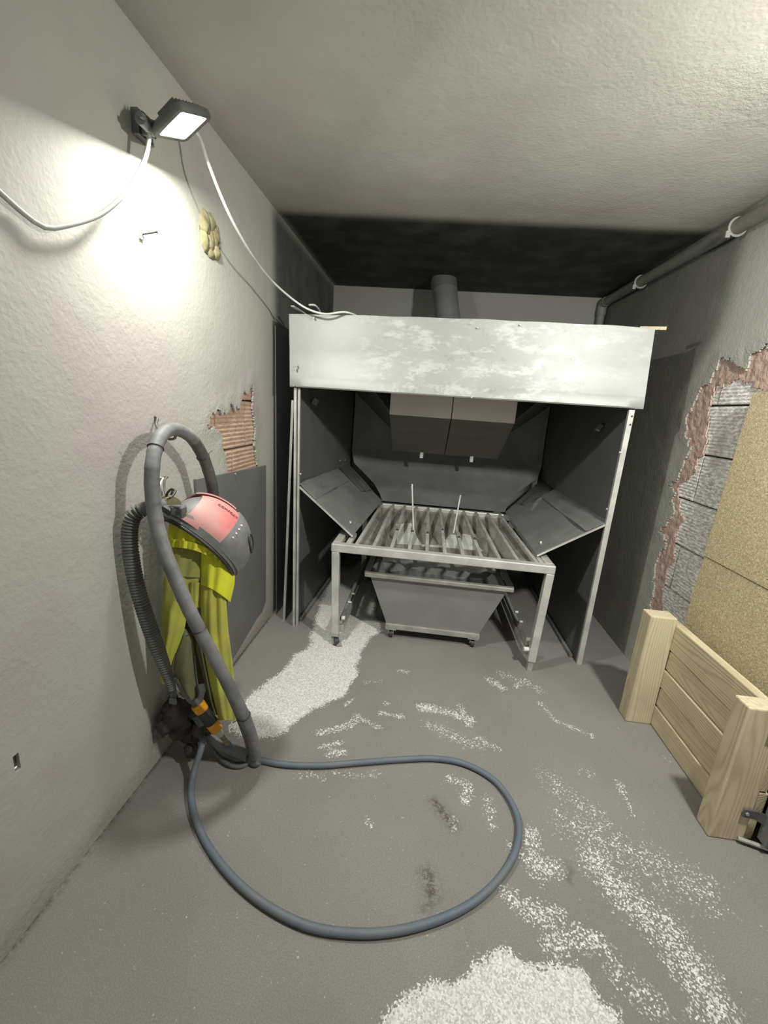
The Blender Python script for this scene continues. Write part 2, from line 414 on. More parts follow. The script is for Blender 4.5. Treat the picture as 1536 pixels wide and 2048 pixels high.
for r in range(3):
    off = .16 if r % 2 else 0
    for k in range(4):
        y0 = 1.44 + off + k * .333
        if y0 > 2.5: continue
        ribbed_block((y0 + .004, zrow + r * .247 + .004), (y0 + .329, zrow + r * .247 + .243), XL - .0165, -1).build('brick', 'clay', wall_left)
for a, b, c in dents: MB().bb((XL - .03, a - .03, b - .03), (XL - .014, a + .03, b + .03)).build('dent_bottom', 'backing', wall_left)
MB().bb((XL - .10, 1.3, .85), (XL - .04, 2.7, 1.8)).build('joint_mortar', 'backing', wall_left)

# --- right wall
patchR = [wr(*p) for p in [(1536, 690), (1521, 700), (1500, 712), (1493, 740), (1478, 742), (1469, 718), (1439, 721), (1428, 740), (1414, 765), (1395, 787), (1384, 811), (1370, 833), (1373, 871), (1379, 899), (1368, 926), (1357, 956), (1338, 967), (1346, 989), (1346, 1024), (1335, 1041), (1318, 1063), (1329, 1085), (1321, 1106), (1307, 1131), (1307, 1172), (1299, 1213)]] + [(2.45, .32), (2.1, .28), (1.3, .3), (1.3, 1.9)]
patchR2 = [wr(*p) for p in [(1536, 790), (1500, 768), (1470, 762), (1428, 767), (1420, 784), (1415, 806), (1411, 866), (1398, 899), (1387, 942), (1373, 956), (1352, 970), (1354, 1003), (1362, 1044), (1348, 1068), (1343, 1117), (1327, 1145), (1321, 1199)]] + [(2.40, .36), (2.1, .33), (1.35, .35)]
def holeR(U, V):
    sub = (U > 1.2) & (U < 2.8) & (V > .2) & (V < 2.1)
    r = np.zeros(U.shape, bool); u, v = U[sub], V[sub]
    r[sub] = inside(patchR, u + vnoise(u, v, 18, 3, 4) * .03, v + vnoise(u, v, 20, 9, 4) * .028); return r
def holeR2(U, V): return inside(patchR2, U + vnoise(U, V, 14, 5, 4) * .035, V + vnoise(U, V, 16, 8, 4) * .03)
def dark_toneR(U, V):
    g = ss(2.62, 2.80, U + .22 * ss(1.6, 2.1, V)) * .66  # wall darker towards the rear, most of all high up
    edge = np.minimum(ZC - V, YB - U)
    return g * (1 - .6 * np.exp(-(edge / .03) ** 2)) * (.55 + .45 * ss(.8, 2.1, V))
us = lines(YF, YB, .05, [(1.35, 2.78, .007)]); vs = lines(0, ZC, .05, [(.30, 2.0, .007)])
wall_right = grid_surface('wall_right', 'plaster', us, vs, lambda U, V: (XR + 0 * U, *jit(U, V, (1.37, 2.76, .32, 1.98), .0029)), holeR,
    {'dark_tone': dark_toneR, 'soot': lambda U, V: U * 0, 'rough': lambda U, V: .8 * np.exp(-(pdist(patchR, U, V) / .05) ** 2)}, .009, kind='structure')
us = lines(1.3, 2.75, .008); vs = lines(.25, 2.05, .008)
grid_surface('mortar_coat', 'mortar', us, vs, lambda U, V: (XR + .010 + .003 * vnoise(U, V, 30, 1, 2), *jit(U, V, (1.32, 2.73, .27, 2.03), .0032)), holeR2, None, .006, wall_right)
zr = [.10, .352, .604, .86, 1.115, 1.37, 1.625, 1.88]
for r in range(len(zr) - 1):
    off = .19 if r % 2 else 0
    for k in range(4):
        y0 = 1.20 + off + k * .40
        if y0 > 2.6: continue
        j = random.uniform(-.004, .004)
        ribbed_block((y0 + .005, zr[r] + .006), (y0 + .393, zr[r + 1] - .004), XR + .019 + j, 1, 14, .0015).build('brick', 'block', wall_right)
MB().bb((XR + .04, 1.0, 0), (XR + .10, 3.0, 2.1)).build('joint_mortar', 'backing', wall_right)

# --- back wall, ceiling
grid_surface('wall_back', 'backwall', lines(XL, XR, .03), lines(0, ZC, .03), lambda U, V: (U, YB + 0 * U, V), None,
    {'dark_tone': lambda U, V: .35 * ss(1.9, 1.2, V) - .9 * np.exp(-(np.minimum(ZC - V, np.minimum(U - XL, XR - U)) / .02) ** 2) * 0, 'soot': lambda U, V: U * 0, 'rough': lambda U, V: U * 0}, .02, kind='structure')  # back wall darker towards the bottom
def dark_toneC(U, V):
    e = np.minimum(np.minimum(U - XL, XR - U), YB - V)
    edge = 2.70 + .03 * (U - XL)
    return ss(edge - .06, edge + .07, V) * .97 * (1 - .5 * np.exp(-(e / .02) ** 2))  # ceiling darker behind the hood front, less so along the walls
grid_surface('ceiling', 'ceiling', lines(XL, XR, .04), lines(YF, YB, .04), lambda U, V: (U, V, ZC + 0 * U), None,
    {'dark_tone': dark_toneC, 'soot': lambda U, V: U * 0, 'rough': lambda U, V: .5 * ss(.3, 1.2, U) * np.exp(-((V - 1.75) / .18) ** 2)}, -.02, kind='structure')

# --- floor: grey dust with swept and trodden places where the pale screed shows
def fl(px, py): p = on('z', 0, px, py); return (p.x, p.y)
big1 = [fl(*p) for p in [(455, 1455), (500, 1395), (560, 1345), (615, 1290), (640, 1215), (665, 1140), (720, 1130), (745, 1180), (745, 1230), (765, 1262), (735, 1285), (722, 1305), (712, 1345), (690, 1385), (655, 1400), (620, 1425), (575, 1455), (548, 1475), (510, 1482)]]
big2 = [fl(*p) for p in [(750, 2100), (770, 2020), (800, 1990), (850, 1965), (905, 1955), (950, 1920), (1010, 1918), (1060, 1935), (1130, 1928), (1160, 1925), (1185, 1960), (1200, 1995), (1240, 2020), (1260, 2100)]]
speck = [([(1190, 1720), (1260, 1800), (1350, 1880), (1420, 1990), (1450, 2060)], .085, .62), ([(1230, 1740), (1330, 1850), (1400, 1930)], .06, .2), ([(1300, 2000), (1240, 1950)], .06, .45),
    ([(1060, 1670), (1080, 1740), (1110, 1735)], .05, .60), ([(1020, 1690), (1060, 1720)], .03, .5), ([(1020, 1795), (1070, 1830), (1110, 1830)], .045, .58),
    ([(1100, 1890), (1160, 1870), (1200, 1885)], .04, .58), ([(845, 1415), (880, 1420), (940, 1440)], .035, .72), ([(920, 1410), (935, 1450)], .025, .6), ([(980, 1360), (1005, 1375)], .035, .6), ([(960, 1480), (1000, 1500)], .03, .5),
    ([(640, 1465), (700, 1450), (715, 1435)], .028, .60), ([(730, 1440), (760, 1455)], .022, .55), ([(635, 1495), (680, 1485)], .02, .62), ([(660, 1505), (685, 1505)], .03, .75), ([(730, 1365), (760, 1362)], .02, .35),
    ([(797, 1340), (815, 1344)], .022, .70), ([(760, 1425), (800, 1432)], .02, .62), ([(770, 1405), (775, 1408)], .015, .62), ([(690, 1410), (705, 1398)], .012, .6), ([(1080, 1405), (1110, 1440), (1185, 1472)], .022, .60), ([(1030, 1375), (1050, 1360)], .02, .55),
    ([(1240, 1570), (1265, 1630)], .018, .50), ([(900, 1560), (935, 1570), (930, 1600)], .03, .55), ([(905, 1640), (910, 1660)], .02, .5), ([(985, 1655), (975, 1600)], .03, .4), ([(600, 1545), (760, 1550)], .03, .33), ([(860, 1450), (960, 1495)], .05, .42), ([(1150, 1650), (1400, 1780)], .12, .38), ([(1100, 1560), (1200, 1640)], .09, .34), ([(740, 1640), (745, 1650)], .02, .4), ([(1390, 1500), (1330, 1520)], .03, .3), ([(600, 1530), (650, 1560)], .03, .35), ([(1165, 1540), (1180, 1550)], .04, .36), ([(1000, 1345), (1080, 1380)], .06, .36)]
speck = [([fl(*p) for p in a], r, v) for a, r, v in speck]
dirt = [([fl(*p) for p in a], r, v) for a, r, v in [([(870, 1605), (905, 1650)], .022, .9), ([(855, 1750), (865, 1790)], .03, .8), ([(1140, 1730), (1140, 1760)], .015, .5), ([(850, 1820), (870, 1800)], .02, .5), ([(780, 1485), (1010, 1545)], .01, .0)]]
def wear(U, V):
    w_ = np.full(U.shape, .12); n = vnoise(U, V, 7, 2, 4) * .035
    for pg, val, soft in ((big1, 1.3, .035), (big2, 1.12, .03)):
        d = pdist(pg, U, V); d = np.where(inside(pg, U, V), d, -d) + n
        w_ = np.maximum(w_, val * ss(-soft, soft, d))
    for a, r, v in speck:
        w_ = np.maximum(w_, v * np.exp(-((pdist(a, U, V, False) + n * .4) / r) ** 2))
    return w_
def dirt_(U, V):
    w_ = U * 0
    for a, r, v in dirt: w_ = np.maximum(w_, v * np.exp(-(pdist(a, U, V, False) / r) ** 2))
    w_ = np.maximum(w_, .8 * np.exp(-((U - XL) / .012) ** 2))
    return w_
grid_surface('floor', 'floor', lines(XL, XR, .012), lines(YF, YB, .25, [(.6, 3.0, .012)]), lambda U, V: (U, V, 0 * U), None, {'wear': wear, 'dirt': dirt_}, -.03, kind='structure')

# ------------------------------------------------------------------ flood lamps
def flood_lamp(c, n, side, watts, label, axis=(0, 1, 0)):
    c = Vector(c); n = Vector(n).normalized()               # c = lens centre, n = beam direction
    a = Vector(axis); a = (a - n * a.dot(n)).normalized(); b = n.cross(a).normalized()
    R = Matrix((a, b, n)).transposed()
    t = thing('flood_lamp', label, 'lamp', c)
    W, H = .122, .148
    def rr(w_, h_, r, z, k=5):
        out = []
        for qx, qy, a0 in ((1, 1, 0), (-1, 1, 90), (-1, -1, 180), (1, -1, 270)):
            for i in range(k + 1):
                g = math.radians(a0 + 90 * i / k); out.append(c + R @ Vector((qx * (w_ / 2 - r) + r * math.cos(g), qy * (h_ / 2 - r) + r * math.sin(g), z)))
        return out
    loops = [rr(.092, .118, .006, -.006), rr(.096, .122, .008, .004), rr(W, H, .02, .004), rr(W + .004, H + .004, .022, -.004), rr(W, H, .02, -.014), rr(.09, .11, .012, -.030)]
    k = len(loops[0]); mb = MB(); vs_ = [p for l in loops for p in l]
    fs = [(i * k + j, i * k + (j + 1) % k, (i + 1) * k + (j + 1) % k, (i + 1) * k + j) for i in range(len(loops) - 1) for j in range(k)] + [tuple(range(5 * k, 6 * k))]
    mb.add(vs_, fs).build('housing', 'darkplastic', t, smooth=35)
    mb = MB(); mb.add(rr(.092, .118, .006, -.003), [tuple(range(k))]); mb.build('lens', 'lens', t)
    mb = MB()
    for i in range(7): mb.box(c + R @ Vector((-.036 + i * .012, 0, -.036)), (.004, .08, .012), R)
    mb.build('cooling_fins', 'darkplastic', t)
    wx = XL if side < 0 else XR; s_ = side
    mb = MB(); piv = Vector((wx - s_ * .075, c.y - .02, c.z - .01))
    mb.box((wx - s_ * .012, c.y + .05, c.z + .02), (.024, .07, .07))
    mb.beam((wx - s_ * .02, c.y + .05, c.z + .02), piv + Vector((0, .02, 0)), .03, .045)
    mb.beam(piv + Vector((0, .03, 0)), c + R @ Vector((0, 0, -.03)), .03, .02)
    mb.build('wall_bracket', 'darkplastic', t, bevel=.003)
    mb = MB(); mb.cyl(piv + Vector((0, .03, 0)), piv + Vector((0, -.03, 0)), .018, 14); mb.cyl(piv + Vector((s_ * -.01, -.045, 0)), piv + Vector((s_ * -.01, -.025, 0)), .008, 10)
    mb.build('swivel_bolt', 'greyplastic', t, smooth=40)
    L = bpy.data.lights.new('lamp_light', 'AREA'); L.shape = 'RECTANGLE'; L.size = .09; L.size_y = .115; L.energy = watts; L.color = LAMP_COL
    lo = bpy.data.objects.new('lamp_light', L); COL.objects.link(lo)
    mt = Matrix((a, -b, -n)).transposed().to_4x4(); mt.translation = c + n * .008; lo.matrix_world = mt
    lo.parent = t; lo.matrix_parent_inverse = world_m(t).inverted()
    return t
LC = Vector((-.82, 1.425, 2.277))
flood_lamp(LC, (.35, .21, -.92), -1, LEFT_LAMP_W, 'lit flood lamp bracketed high on the left wall', (.37, .88, .30))
flood_lamp((1.17, .85, 2.24), (-.25, .75, -.62), 1, RIGHT_LAMP_W, 'second flood lamp high on the right wall outside the frame')

# cables of the lamp
mb = MB(); pts = [(XL + .02, -2.4, 2.1), (XL + .02, -1.2, 2.08), (XL + .02, .2, 2.05), (XL + .02, .75, 1.97), on('x', XL + .02, 0, 385), on('x', XL + .015, 45, 425), on('x', XL + .02, 88, 454), on('x', XL + .03, 130, 452), on('x', XL + .045, 195, 432), on('x', XL + .06, 240, 397), on('x', XL + .07, 272, 355), on('x', XL + .075, 292, 312), on('x', XL + .08, 299, 268)]
tag(mb.tube(pts, .0065, 10, step=.02).build('power_cable', 'greycable', smooth=60), 'grey cable sagging along the left wall up to the flood lamp', 'cable')
mb = MB(); pts = [on('x', -.90, 389, 262), on('x', -.895, 399, 274), on('x', -.87, 418, 330), on('x', -.86, 442, 392), on('x', -.855, 470, 452), on('x', -.85, 507, 515), on('x', -.845, 545, 563), on('y', 2.42, 590, 602), on('y', 2.45, 620, 620), on('y', 2.46, 652, 628), on('y', 2.49, 688, 624), on('y', 2.56, 712, 631), (-.45, 2.66, 1.99)]
tag(mb.tube(pts, .0055, 10, step=.02).build('lamp_cable', 'cable', smooth=60), 'pale cable running from behind the lamp down to the top of the hood', 'cable')

# ------------------------------------------------------------------ extraction hood
HX0, HX1 = -.80, 1.10      # posts
hood = thing('extraction_hood', 'large grey sheet-metal extraction hood standing against the rear wall', 'extraction hood', (.15, 2.55, 0))
TL, TR, BL, BR = (on('y', 2.52, 578, 628), on('y', 2.49, 1311, 656), on('y', 2.52, 580, 773), on('y', 2.49, 1286, 818))
TM = on('y', 2.50, 944, 641)
nx = 40; rows = []
prof = [(0, 0, 0), (.45, 0, 0), (.84, 0, 0), (.855, 0, .004), (.985, 0, .010), (1.0, 0, .004)]
def fp(s, t):
    top = TL.lerp(TR, s); top.z += .010 * math.sin(PI * s) + .0015 * math.sin(s * 37); bot = BL.lerp(BR, s); return top.lerp(bot, t)
for t_, a_, o_ in prof:
    r = []
    for i in range(nx + 1):
        p = fp(i / nx, t_); p.y -= o_ if 0.02 < i / nx < .98 else 0; p.y += .003 * math.sin(i * .5 + t_ * 4); r.append(p)
    rows.append(r)
# bottom return lip
rows.append([p + Vector((0, .03, .0)) for p in rows[-1]])
front = MB().sheet(rows, .002).build('front_panel', 'front', hood, smooth=35)
a = front.data.attributes.new('scuff', 'FLOAT', 'POINT')
a.data.foreach_set('value', [float(ss(-.60, -.15, v.co.x) * (1 - ss(.62, .95, v.co.x)) + .35 * ss(.4, .9, v.co.x) * (v.co.z > 1.75)) for v in front.data.vertices])
for px, py in [(955, 656), (592, 738), (594, 731), (1291, 701), (1278, 762), (588, 771), (943, 795), (1272, 817), (628, 636), (1040, 650)]:
    p = on('y', 2.495, px, py); MB().cyl(p + Vector((0, .012, 0)), p + Vector((0, -.006, 0)), .0055, 8, .004).build('rivet', 'galv', hood, smooth=40)
# posts: folded edge profile on the left, flat drilled strip on the right
pt, pb = on('y', 2.535, 592, 776), Vector((-.792, 2.535, 0))
MB().beam(pt, pb, .012, .03, (0, 1, 0)).build('corner_post', 'frame', hood)
MB().beam(pt + Vector((.018, .012, 0)), pb + Vector((.018, .012, 0)), .010, .02, (0, 1, 0)).build('edge_strip', 'frame', hood)
pt, pb = on('y', 2.50, 1263, 820), Vector((1.09, 2.49, 0))
MB().beam(pt, pb, .030, .022, (0, 1, 0)).build('corner_post', 'frame', hood, bevel=.002)
for z in (1.545, 1.50): MB().cyl((1.098, 2.492, z), (1.098, 2.484, z), .005, 8).build('bolt_hole', 'black', hood)
# side panels
sideL = [(-.782, 2.55, 0), (-.715, 4.02, 0), (-.715, 4.06, 1.98), (-.84, 2.55, 1.98)]
sideR = [(1.075, 2.50, 0), (1.06, 4.02, 0), (1.07, 4.06, 1.98), (1.12, 2.50, 1.98)]
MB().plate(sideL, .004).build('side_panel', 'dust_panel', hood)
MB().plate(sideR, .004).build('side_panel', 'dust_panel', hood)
MB().beam((-.765, 2.6, .015), (-.70, 4.0, .015), .02, .03).build('floor_rail', 'dust_panel2', hood)
MB().beam((1.058, 2.55, .012), (1.045, 4.0, .012), .02, .024).build('floor_rail', 'dust_panel2', hood)
# curved back sheet that runs down to the rear edge of the table
prof = [(3.56, .705, 0), (3.66, .745, .10), (3.78, .81, .30), (3.88, .885, .62), (3.96, .97, .90), (4.02, 1.08, 1), (4.05, 1.25, 1), (4.06, 1.5, 1), (4.06, 1.98, 1)]
rows = []
for y, z, s_ in prof:
    xa = -.345 + (-.705 + .345) * s_; xb = .71 + (1.055 - .71) * s_
    r = []
    for i in range(25):
        u_ = i / 24; x = xa + (xb - xa) * u_; e = min(u_, 1 - u_) * 24
        r.append((x, y - (.07 * max(0, 1 - e / 3.0) ** 2 if z > .9 else 0), z))
    rows.append(r)
MB().sheet(rows, .003).build('back_sheet', 'dust_panel2', hood, smooth=50)
# chute plates that slope from the side panels down to the table
def warp(q, n=8, amp=.004, th=.003, seed=0):
    a, b, c, d = [Vector(p) for p in q]; nr = (b - a).cross(d - a).normalized()
    return [[(a.lerp(b, j / n)).lerp(d.lerp(c, j / n), i / n) + nr * amp * noise.noise(Vector((i * .4, j * .4, seed))) * 2 for j in range(n + 1)] for i in range(n + 1)]
cL = [on('y', 2.56, 598, 971), (-.415, 2.515, .695), (-.345, 3.55, .705), (-.712, 3.93, .93)]
cR = [on('y', 2.50, 1214, 1046), (.725, 2.50, .695), (.712, 3.55, .705), (1.058, 3.93, .94)]
for q, sd in ((cL, 1), (cR, -1)):
    a_, b_, c_, d_ = [Vector(p) for p in q]
    pl_ = MB().sheet(warp(q, seed=sd), .004).build('chute_plate', 'dust_panel2', hood)
    up = Vector((0, 0, .010))
    # patch sheets laid over the chute
    L_ = lambda u_, v_: a_.lerp(b_, u_).lerp(d_.lerp(c_, u_), v_) + up
    MB().sheet(warp([L_(-.01, .0), L_(.30, .0), L_(.30, .70), L_(-.03, .70)], amp=.006, seed=3), .003).build('patch_sheet', 'dust_panel2', pl_)
    MB().sheet(warp([L_(-.04, .74), L_(.62, .74), L_(.72, .97), L_(-.04, .97)], amp=.006, seed=5), .003).build('patch_sheet', 'dust_panel', pl_)
    MB().beam(a_ + Vector((0, -.004, -.006)), b_ + Vector((0, -.004, -.006)), .006, .01).build('edge_fold', 'frame', pl_)
    p = L_(.86, .12); MB().cyl(p - up, p + Vector((0, 0, .004)), .006, 8).build('rivet', 'white', pl_)
for pts_ in ([(.30, .72), (.62, .64), (.62, .68), (.30, .77)],):
    L_ = lambda u_, v_: Vector(cR[0]).lerp(Vector(cR[1]), u_).lerp(Vector(cR[3]).lerp(Vector(cR[2]), u_), v_) + Vector((0, 0, .006))
    MB().poly([L_(*p) for p in pts_], .002).build('bare_strip', 'galv', hood)
# roof and sloping transition sheets
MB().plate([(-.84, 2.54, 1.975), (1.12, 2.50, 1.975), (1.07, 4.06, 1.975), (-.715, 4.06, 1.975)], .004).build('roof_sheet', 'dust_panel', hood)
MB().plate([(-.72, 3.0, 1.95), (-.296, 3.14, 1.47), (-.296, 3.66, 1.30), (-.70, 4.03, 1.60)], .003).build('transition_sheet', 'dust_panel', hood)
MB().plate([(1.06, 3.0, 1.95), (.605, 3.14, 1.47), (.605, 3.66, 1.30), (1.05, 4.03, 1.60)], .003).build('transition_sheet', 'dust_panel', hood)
# filter box: two halves, light on front and shade underneath put into the colours
fb = thing('filter_box', '', '', (.15, 3.15, 1.45)); del fb['label']; del fb['category']
child(fb, hood)
M['box_shaded'] = simple('shaded_box_underside', (.15, .145, .135), (.12, .115, .105), 6, .6, 0, 90, .05)
M['box_lit'] = simple('lit_box_face', (.84, .80, .73), (.78, .74, .67), 4, .6, 0, 90, .03)
x0, x1, xm = -.296, .605, .155
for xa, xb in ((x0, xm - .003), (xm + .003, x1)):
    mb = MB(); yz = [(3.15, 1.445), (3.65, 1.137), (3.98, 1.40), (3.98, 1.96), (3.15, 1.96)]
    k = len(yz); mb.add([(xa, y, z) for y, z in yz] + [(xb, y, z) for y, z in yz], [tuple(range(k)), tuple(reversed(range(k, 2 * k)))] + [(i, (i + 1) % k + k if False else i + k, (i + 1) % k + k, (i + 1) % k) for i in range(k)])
    mb.build('box_half', 'box_shaded', fb, bevel=.002)
    MB().bb((xa, 3.142, 1.449), (xb, 3.148, 1.96)).build('lit_face_plate', 'box_lit', fb, bevel=.001)  # thin sheet added to carry the painted light of the front
for px, py in ((843, 911), (943, 919)):
    p = on('y', 3.64, px, py); MB().bb(p + Vector((-.014, -.006, -.022)), p + Vector((.014, .01, .028))).build('clip', 'white', fb, bevel=.002)
for ax_, px, py in ((-.79, 631, 803), (1.09, 1197, 855)):
    p = on('x', ax_ + (.02 if ax_ < 0 else -.02), px, py); MB().box(p, (.03, .045, .045), Matrix.Rotation(.5, 3, 'Y')).build('latch', 'greyplastic', hood, bevel=.004)
for X_, px, py in ((-.775, 601, 948), (-.74, 708, 803), (-.73, 680, 921), (-.735, 690, 920), (1.085, 1128, 965), (1.08, 1096, 963), (1.08, 1240, 905), (1.085, 1214, 1018)):
    p = on('x', X_ + (.006 if X_ < 0 else -.008), px, py); MB().cyl(p + Vector((.006, 0, 0)), p - Vector((.006, 0, 0)), .006, 8).build('rivet', 'galv', hood)
# arm bracket and hook that stick out over the front panel
MB().beam(on('y', 2.46, 585, 612), (-.77, 2.62, 1.985), .022, .006).build('angle_bracket', 'frame', hood)
mb = MB(); mb.tube([on('y', 2.5, 618, 610), on('y', 2.5, 628, 610), on('y', 2.52, 634, 614), on('y', 2.56, 640, 624), (-.69, 2.60, 1.97)], .006, 8, step=.01); mb.build('hook_rod', 'galv', hood, smooth=60)
tag(MB().beam(on('y', 2.56, 1280, 656), on('y', 2.50, 1333, 657), .012, .016).build('wooden_slat', 'wood_y'), 'short pale stick lying on the right end of the hood top', 'stick')

# exhaust pipe from hood to ceiling
pb_, pt_ = Vector((.115, 3.52, 1.98)), Vector((0.0, 3.87, ZC + .0))
ep = thing('exhaust_pipe', 'dark grey round exhaust pipe rising from the hood to the ceiling', 'pipe', pb_)
MB().cyl(pb_, pt_, .098, 32).build('duct', 'dust_panel2', ep, smooth=60)
d_ = (pt_ - pb_).normalized()
MB().cyl(pt_ - d_ * .17, pt_ - d_ * .045, .103, 32, .108).build('tape_wrap', M['sheet'], ep, smooth=60)
M['ring'] = simple('collar_dust', (.10, .10, .10), (.06, .06, .06), 20)
MB().cyl(pb_ - Vector((0, 0, .0)), pb_ + d_ * .02, .125, 32).build('collar', 'ring', ep, smooth=60)

# ------------------------------------------------------------------ work table with grate
TX0, TX1, TY0, TY1, TZ = -.518, .803, 2.36, 3.56, .68
tb = thing('grate_table', 'welded aluminium table with open bar grate in front of the hood', 'table', (.14, 2.36, 0))
bw = .052
MB().bb((TX0, TY0, TZ - bw), (TX1, TY0 + .05, TZ)).build('front_beam', 'frame', tb, bevel=.006)
MB().bb((TX0, TY1, TZ - bw), (TX1, TY1 + .05, TZ)).build('rear_beam', 'frame', tb, bevel=.006)
for x in (TX0, TX1 - .05): MB().bb((x, TY0 + .05, TZ - bw), (x + .05, TY1, TZ)).build('side_beam', 'frame', tb, bevel=.006)
legs = [((-.492, 2.385), (-.472, 2.385), .012), ((.780, 2.385), (.752, 2.36), .05), ((-.49, 3.585), (-.47, 3.585), .02), ((.78, 3.585), (.76, 3.585), .02)]
for k, (t_, b_, z0) in enumerate(legs):
    z0 = (.075, .06, .01, .01)[k]
    lg = MB().beam((*t_, TZ - bw), (*b_, z0), .046, .046, (0, 1, 0)).build('leg', 'frame', tb, bevel=.004)
    if k == 1:
        MB().beam((.752, 2.36, .07), (.748, 2.356, 0), .03, .03, (0, 1, 0)).build('foot', 'galv', lg)
    if k == 0:
        mb = MB(); mb.beam((-.475, 2.38, .075), (-.475, 2.38, .062), .05, .05, (0, 1, 0)); mb.beam((-.468, 2.385, .065), (-.435, 2.345, .006), .034, .008, (0, 1, 0)); mb.beam((-.49, 2.385, .065), (-.468, 2.36, .012), .02, .02, (0, 1, 0))
        mb.build('caster_fork', 'galv', lg)
        MB().cyl((-.475, 2.36, .027), (-.45, 2.375, .027), .026, 16).build('wheel', 'black', lg, smooth=40)
for xx, zz in ((-.445, .10), (.728, .10)):
    r_ = MB(); r_.beam((xx, 2.40, zz), (xx - .012, 3.56, zz), .045, .05); r_.beam((xx, 2.40, zz + .04), (xx - .012, 3.56, zz + .04), .02, .02)
    rl = r_.build('bottom_rail', 'galv', tb, bevel=.002)
    for yy in (2.43, 2.66, 2.80): MB().cyl((xx - .0, yy, zz + .06), (xx + .022, yy, zz + .06), .008 if yy > 2.5 else .014, 10).build('bolt', 'white', rl, smooth=40)
MB().cyl((.735, 2.37, .13), (.70, 2.365, .13), .014, 12).build('bolt', 'white', tb, smooth=40)
gx0, gx1 = -.352, .690
for i in range(11):
    f_ = i / 10; fx = gx0 - .02 + (gx1 + .035 - gx0) * f_; rx = -.347 + (.672 + .347) * f_
    br = MB().beam((fx, TY0 + .045, TZ - .012), (rx, TY1 + .004, TZ - .010), .021, .022).build('grate_bar', 'frame', tb, bevel=.002)
    if i in (2, 3, 4, 5, 6, 7):
        u_ = {2: .36, 3: .36, 4: .36, 5: .46, 6: .33, 7: .33}[i]; p = Vector((fx, TY0 + .045, TZ)).lerp(Vector((rx, TY1, TZ)), u_)
        MB().beam(p + Vector((0, .05, .006)), p + Vector((0, -.03, .004)), .024, .012).build('clamp', 'galv', br)
        MB().cyl(p + Vector((0, -.035, .002)), p + Vector((0, -.045, .002)), .010, 8).build('clamp_nut', 'black', br)
for (a_, b_) in (((824, 968), (827, 1062)), ((921, 990), (907, 1066))):
    p = on('z', TZ, *b_); q = on('y', p.y + .01, *a_); MB().cyl(p, q, .0055, 8, .005).build('upright_rod', 'cable', tb, smooth=60)
# two stub pieces beside the outer bars
MB().bb((-.44, TY0 + .05, TZ - .03), (-.41, TY0 + .28, TZ - .006)).build('filler_strip', 'frame', tb)
MB().bb((.725, TY0 + .05, TZ - .03), (.75, TY0 + .24, TZ - .006)).build('filler_strip', 'frame', tb)
# hopper under the grate
M['hopper'] = simple('stained_hopper_sheet', (.42, .41, .375), (.26, .235, .20), 7, .45, .35, 60, .1, stretch=(1.6, 1, .6))
hz, sz = TZ - .035, .485
a1, a2, a3, a4 = (-.40, TY0 + .055, hz), (.74, TY0 + .055, hz), (.70, TY1, hz), (-.36, TY1, hz)
b1, b2, b3, b4 = (-.185, 2.45, .60), (.475, 2.45, .60), (.475, 2.845, sz), (-.185, 2.845, sz)
hop = MB()
for q in ((a1, a2, b2, b1), (a2, a3, b3, b2), (a3, a4, b4, b3), (a4, a1, b1, b4)): hop.sheet(warp(q, 8, .004, seed=2), .003)
hop = hop.build('hopper', 'hopper', tb)
for poly in ([(792, 1049), (822, 1046), (829, 1058), (834, 1075), (844, 1090), (794, 1088)], [(884, 1094), (888, 1082), (900, 1069), (914, 1070), (928, 1068), (948, 1072), (953, 1090), (966, 1102)], [(842, 1089), (884, 1091), (884, 1095), (843, 1093)]):
    A3, B3, A4 = Vector(a3), Vector(b3), Vector(b4); nrm = (Vector(a4) - Vector(a3)).cross(Vector(b3) - Vector(a3)).normalized()
    if nrm.z < 0: nrm = -nrm
    pts = []
    for p in poly:
        r_ = ray(*p); t_ = (A3 + nrm * .006 - CAM).dot(nrm) / r_.dot(nrm); pts.append(CAM + r_ * t_)
    MB().poly(pts, .003).build('liner_sheet', 'white' if False else 'cable', hop)
# ragged plastic skirt hanging from the outlet
rows = []
for i in range(7):
    r = []
    for j in range(40):
        u_ = j / 39; x = -.21 + .70 * u_; dep = .062 + .008 * math.sin(u_ * 9) + .006 * math.sin(u_ * 31 + 1) + .004 * math.sin(u_ * 67) - .02 * (abs(u_ - .5) * 2) ** 2
        r.append((x, 2.485 - .012 * math.sin(u_ * 17 + i * .5) - .008 * i / 6, .62 - dep * i / 6 * 1.25))
    rows.append(r)
MB().sheet(rows, .002).build('outlet_skirt', 'sheet', hop, smooth=60)

# ------------------------------------------------------------------ rolling bin
bn = thing('rolling_bin', 'grey tapered steel bin on casters under the grate table', 'bin', (.15, 2.75, 0))
BY0, BY1 = 2.52, 3.02
def ring(z, xa, xb, ya, yb): return [(xa, ya, z), (xb, ya, z), (xb, yb, z), (xa, yb, z)]
L1, L2, L3, L4 = ring(.435, -.29, .59, BY0 - .0, BY1), ring(.10, -.160, .452, BY0 + .015, BY1 - .06), ring(.435, -.28, .58, BY0 + .008, BY1 - .008), ring(.115, -.15, .442, BY0 + .023, BY1 - .07)
mb = MB(); mb.add(L1 + L2 + L4 + L3, [(i, (i + 1) % 4, 4 + (i + 1) % 4, 4 + i) for i in range(4)] + [(4, 5, 6, 7), (11, 10, 9, 8)] + [(8 + i, 8 + (i + 1) % 4, 12 + (i + 1) % 4, 12 + i) for i in range(4)] + [(12 + i, 12 + (i + 1) % 4, (i + 1) % 4, i) for i in range(4)])
mb.build('tub', 'bin', bn, bevel=.002)
rz = .448
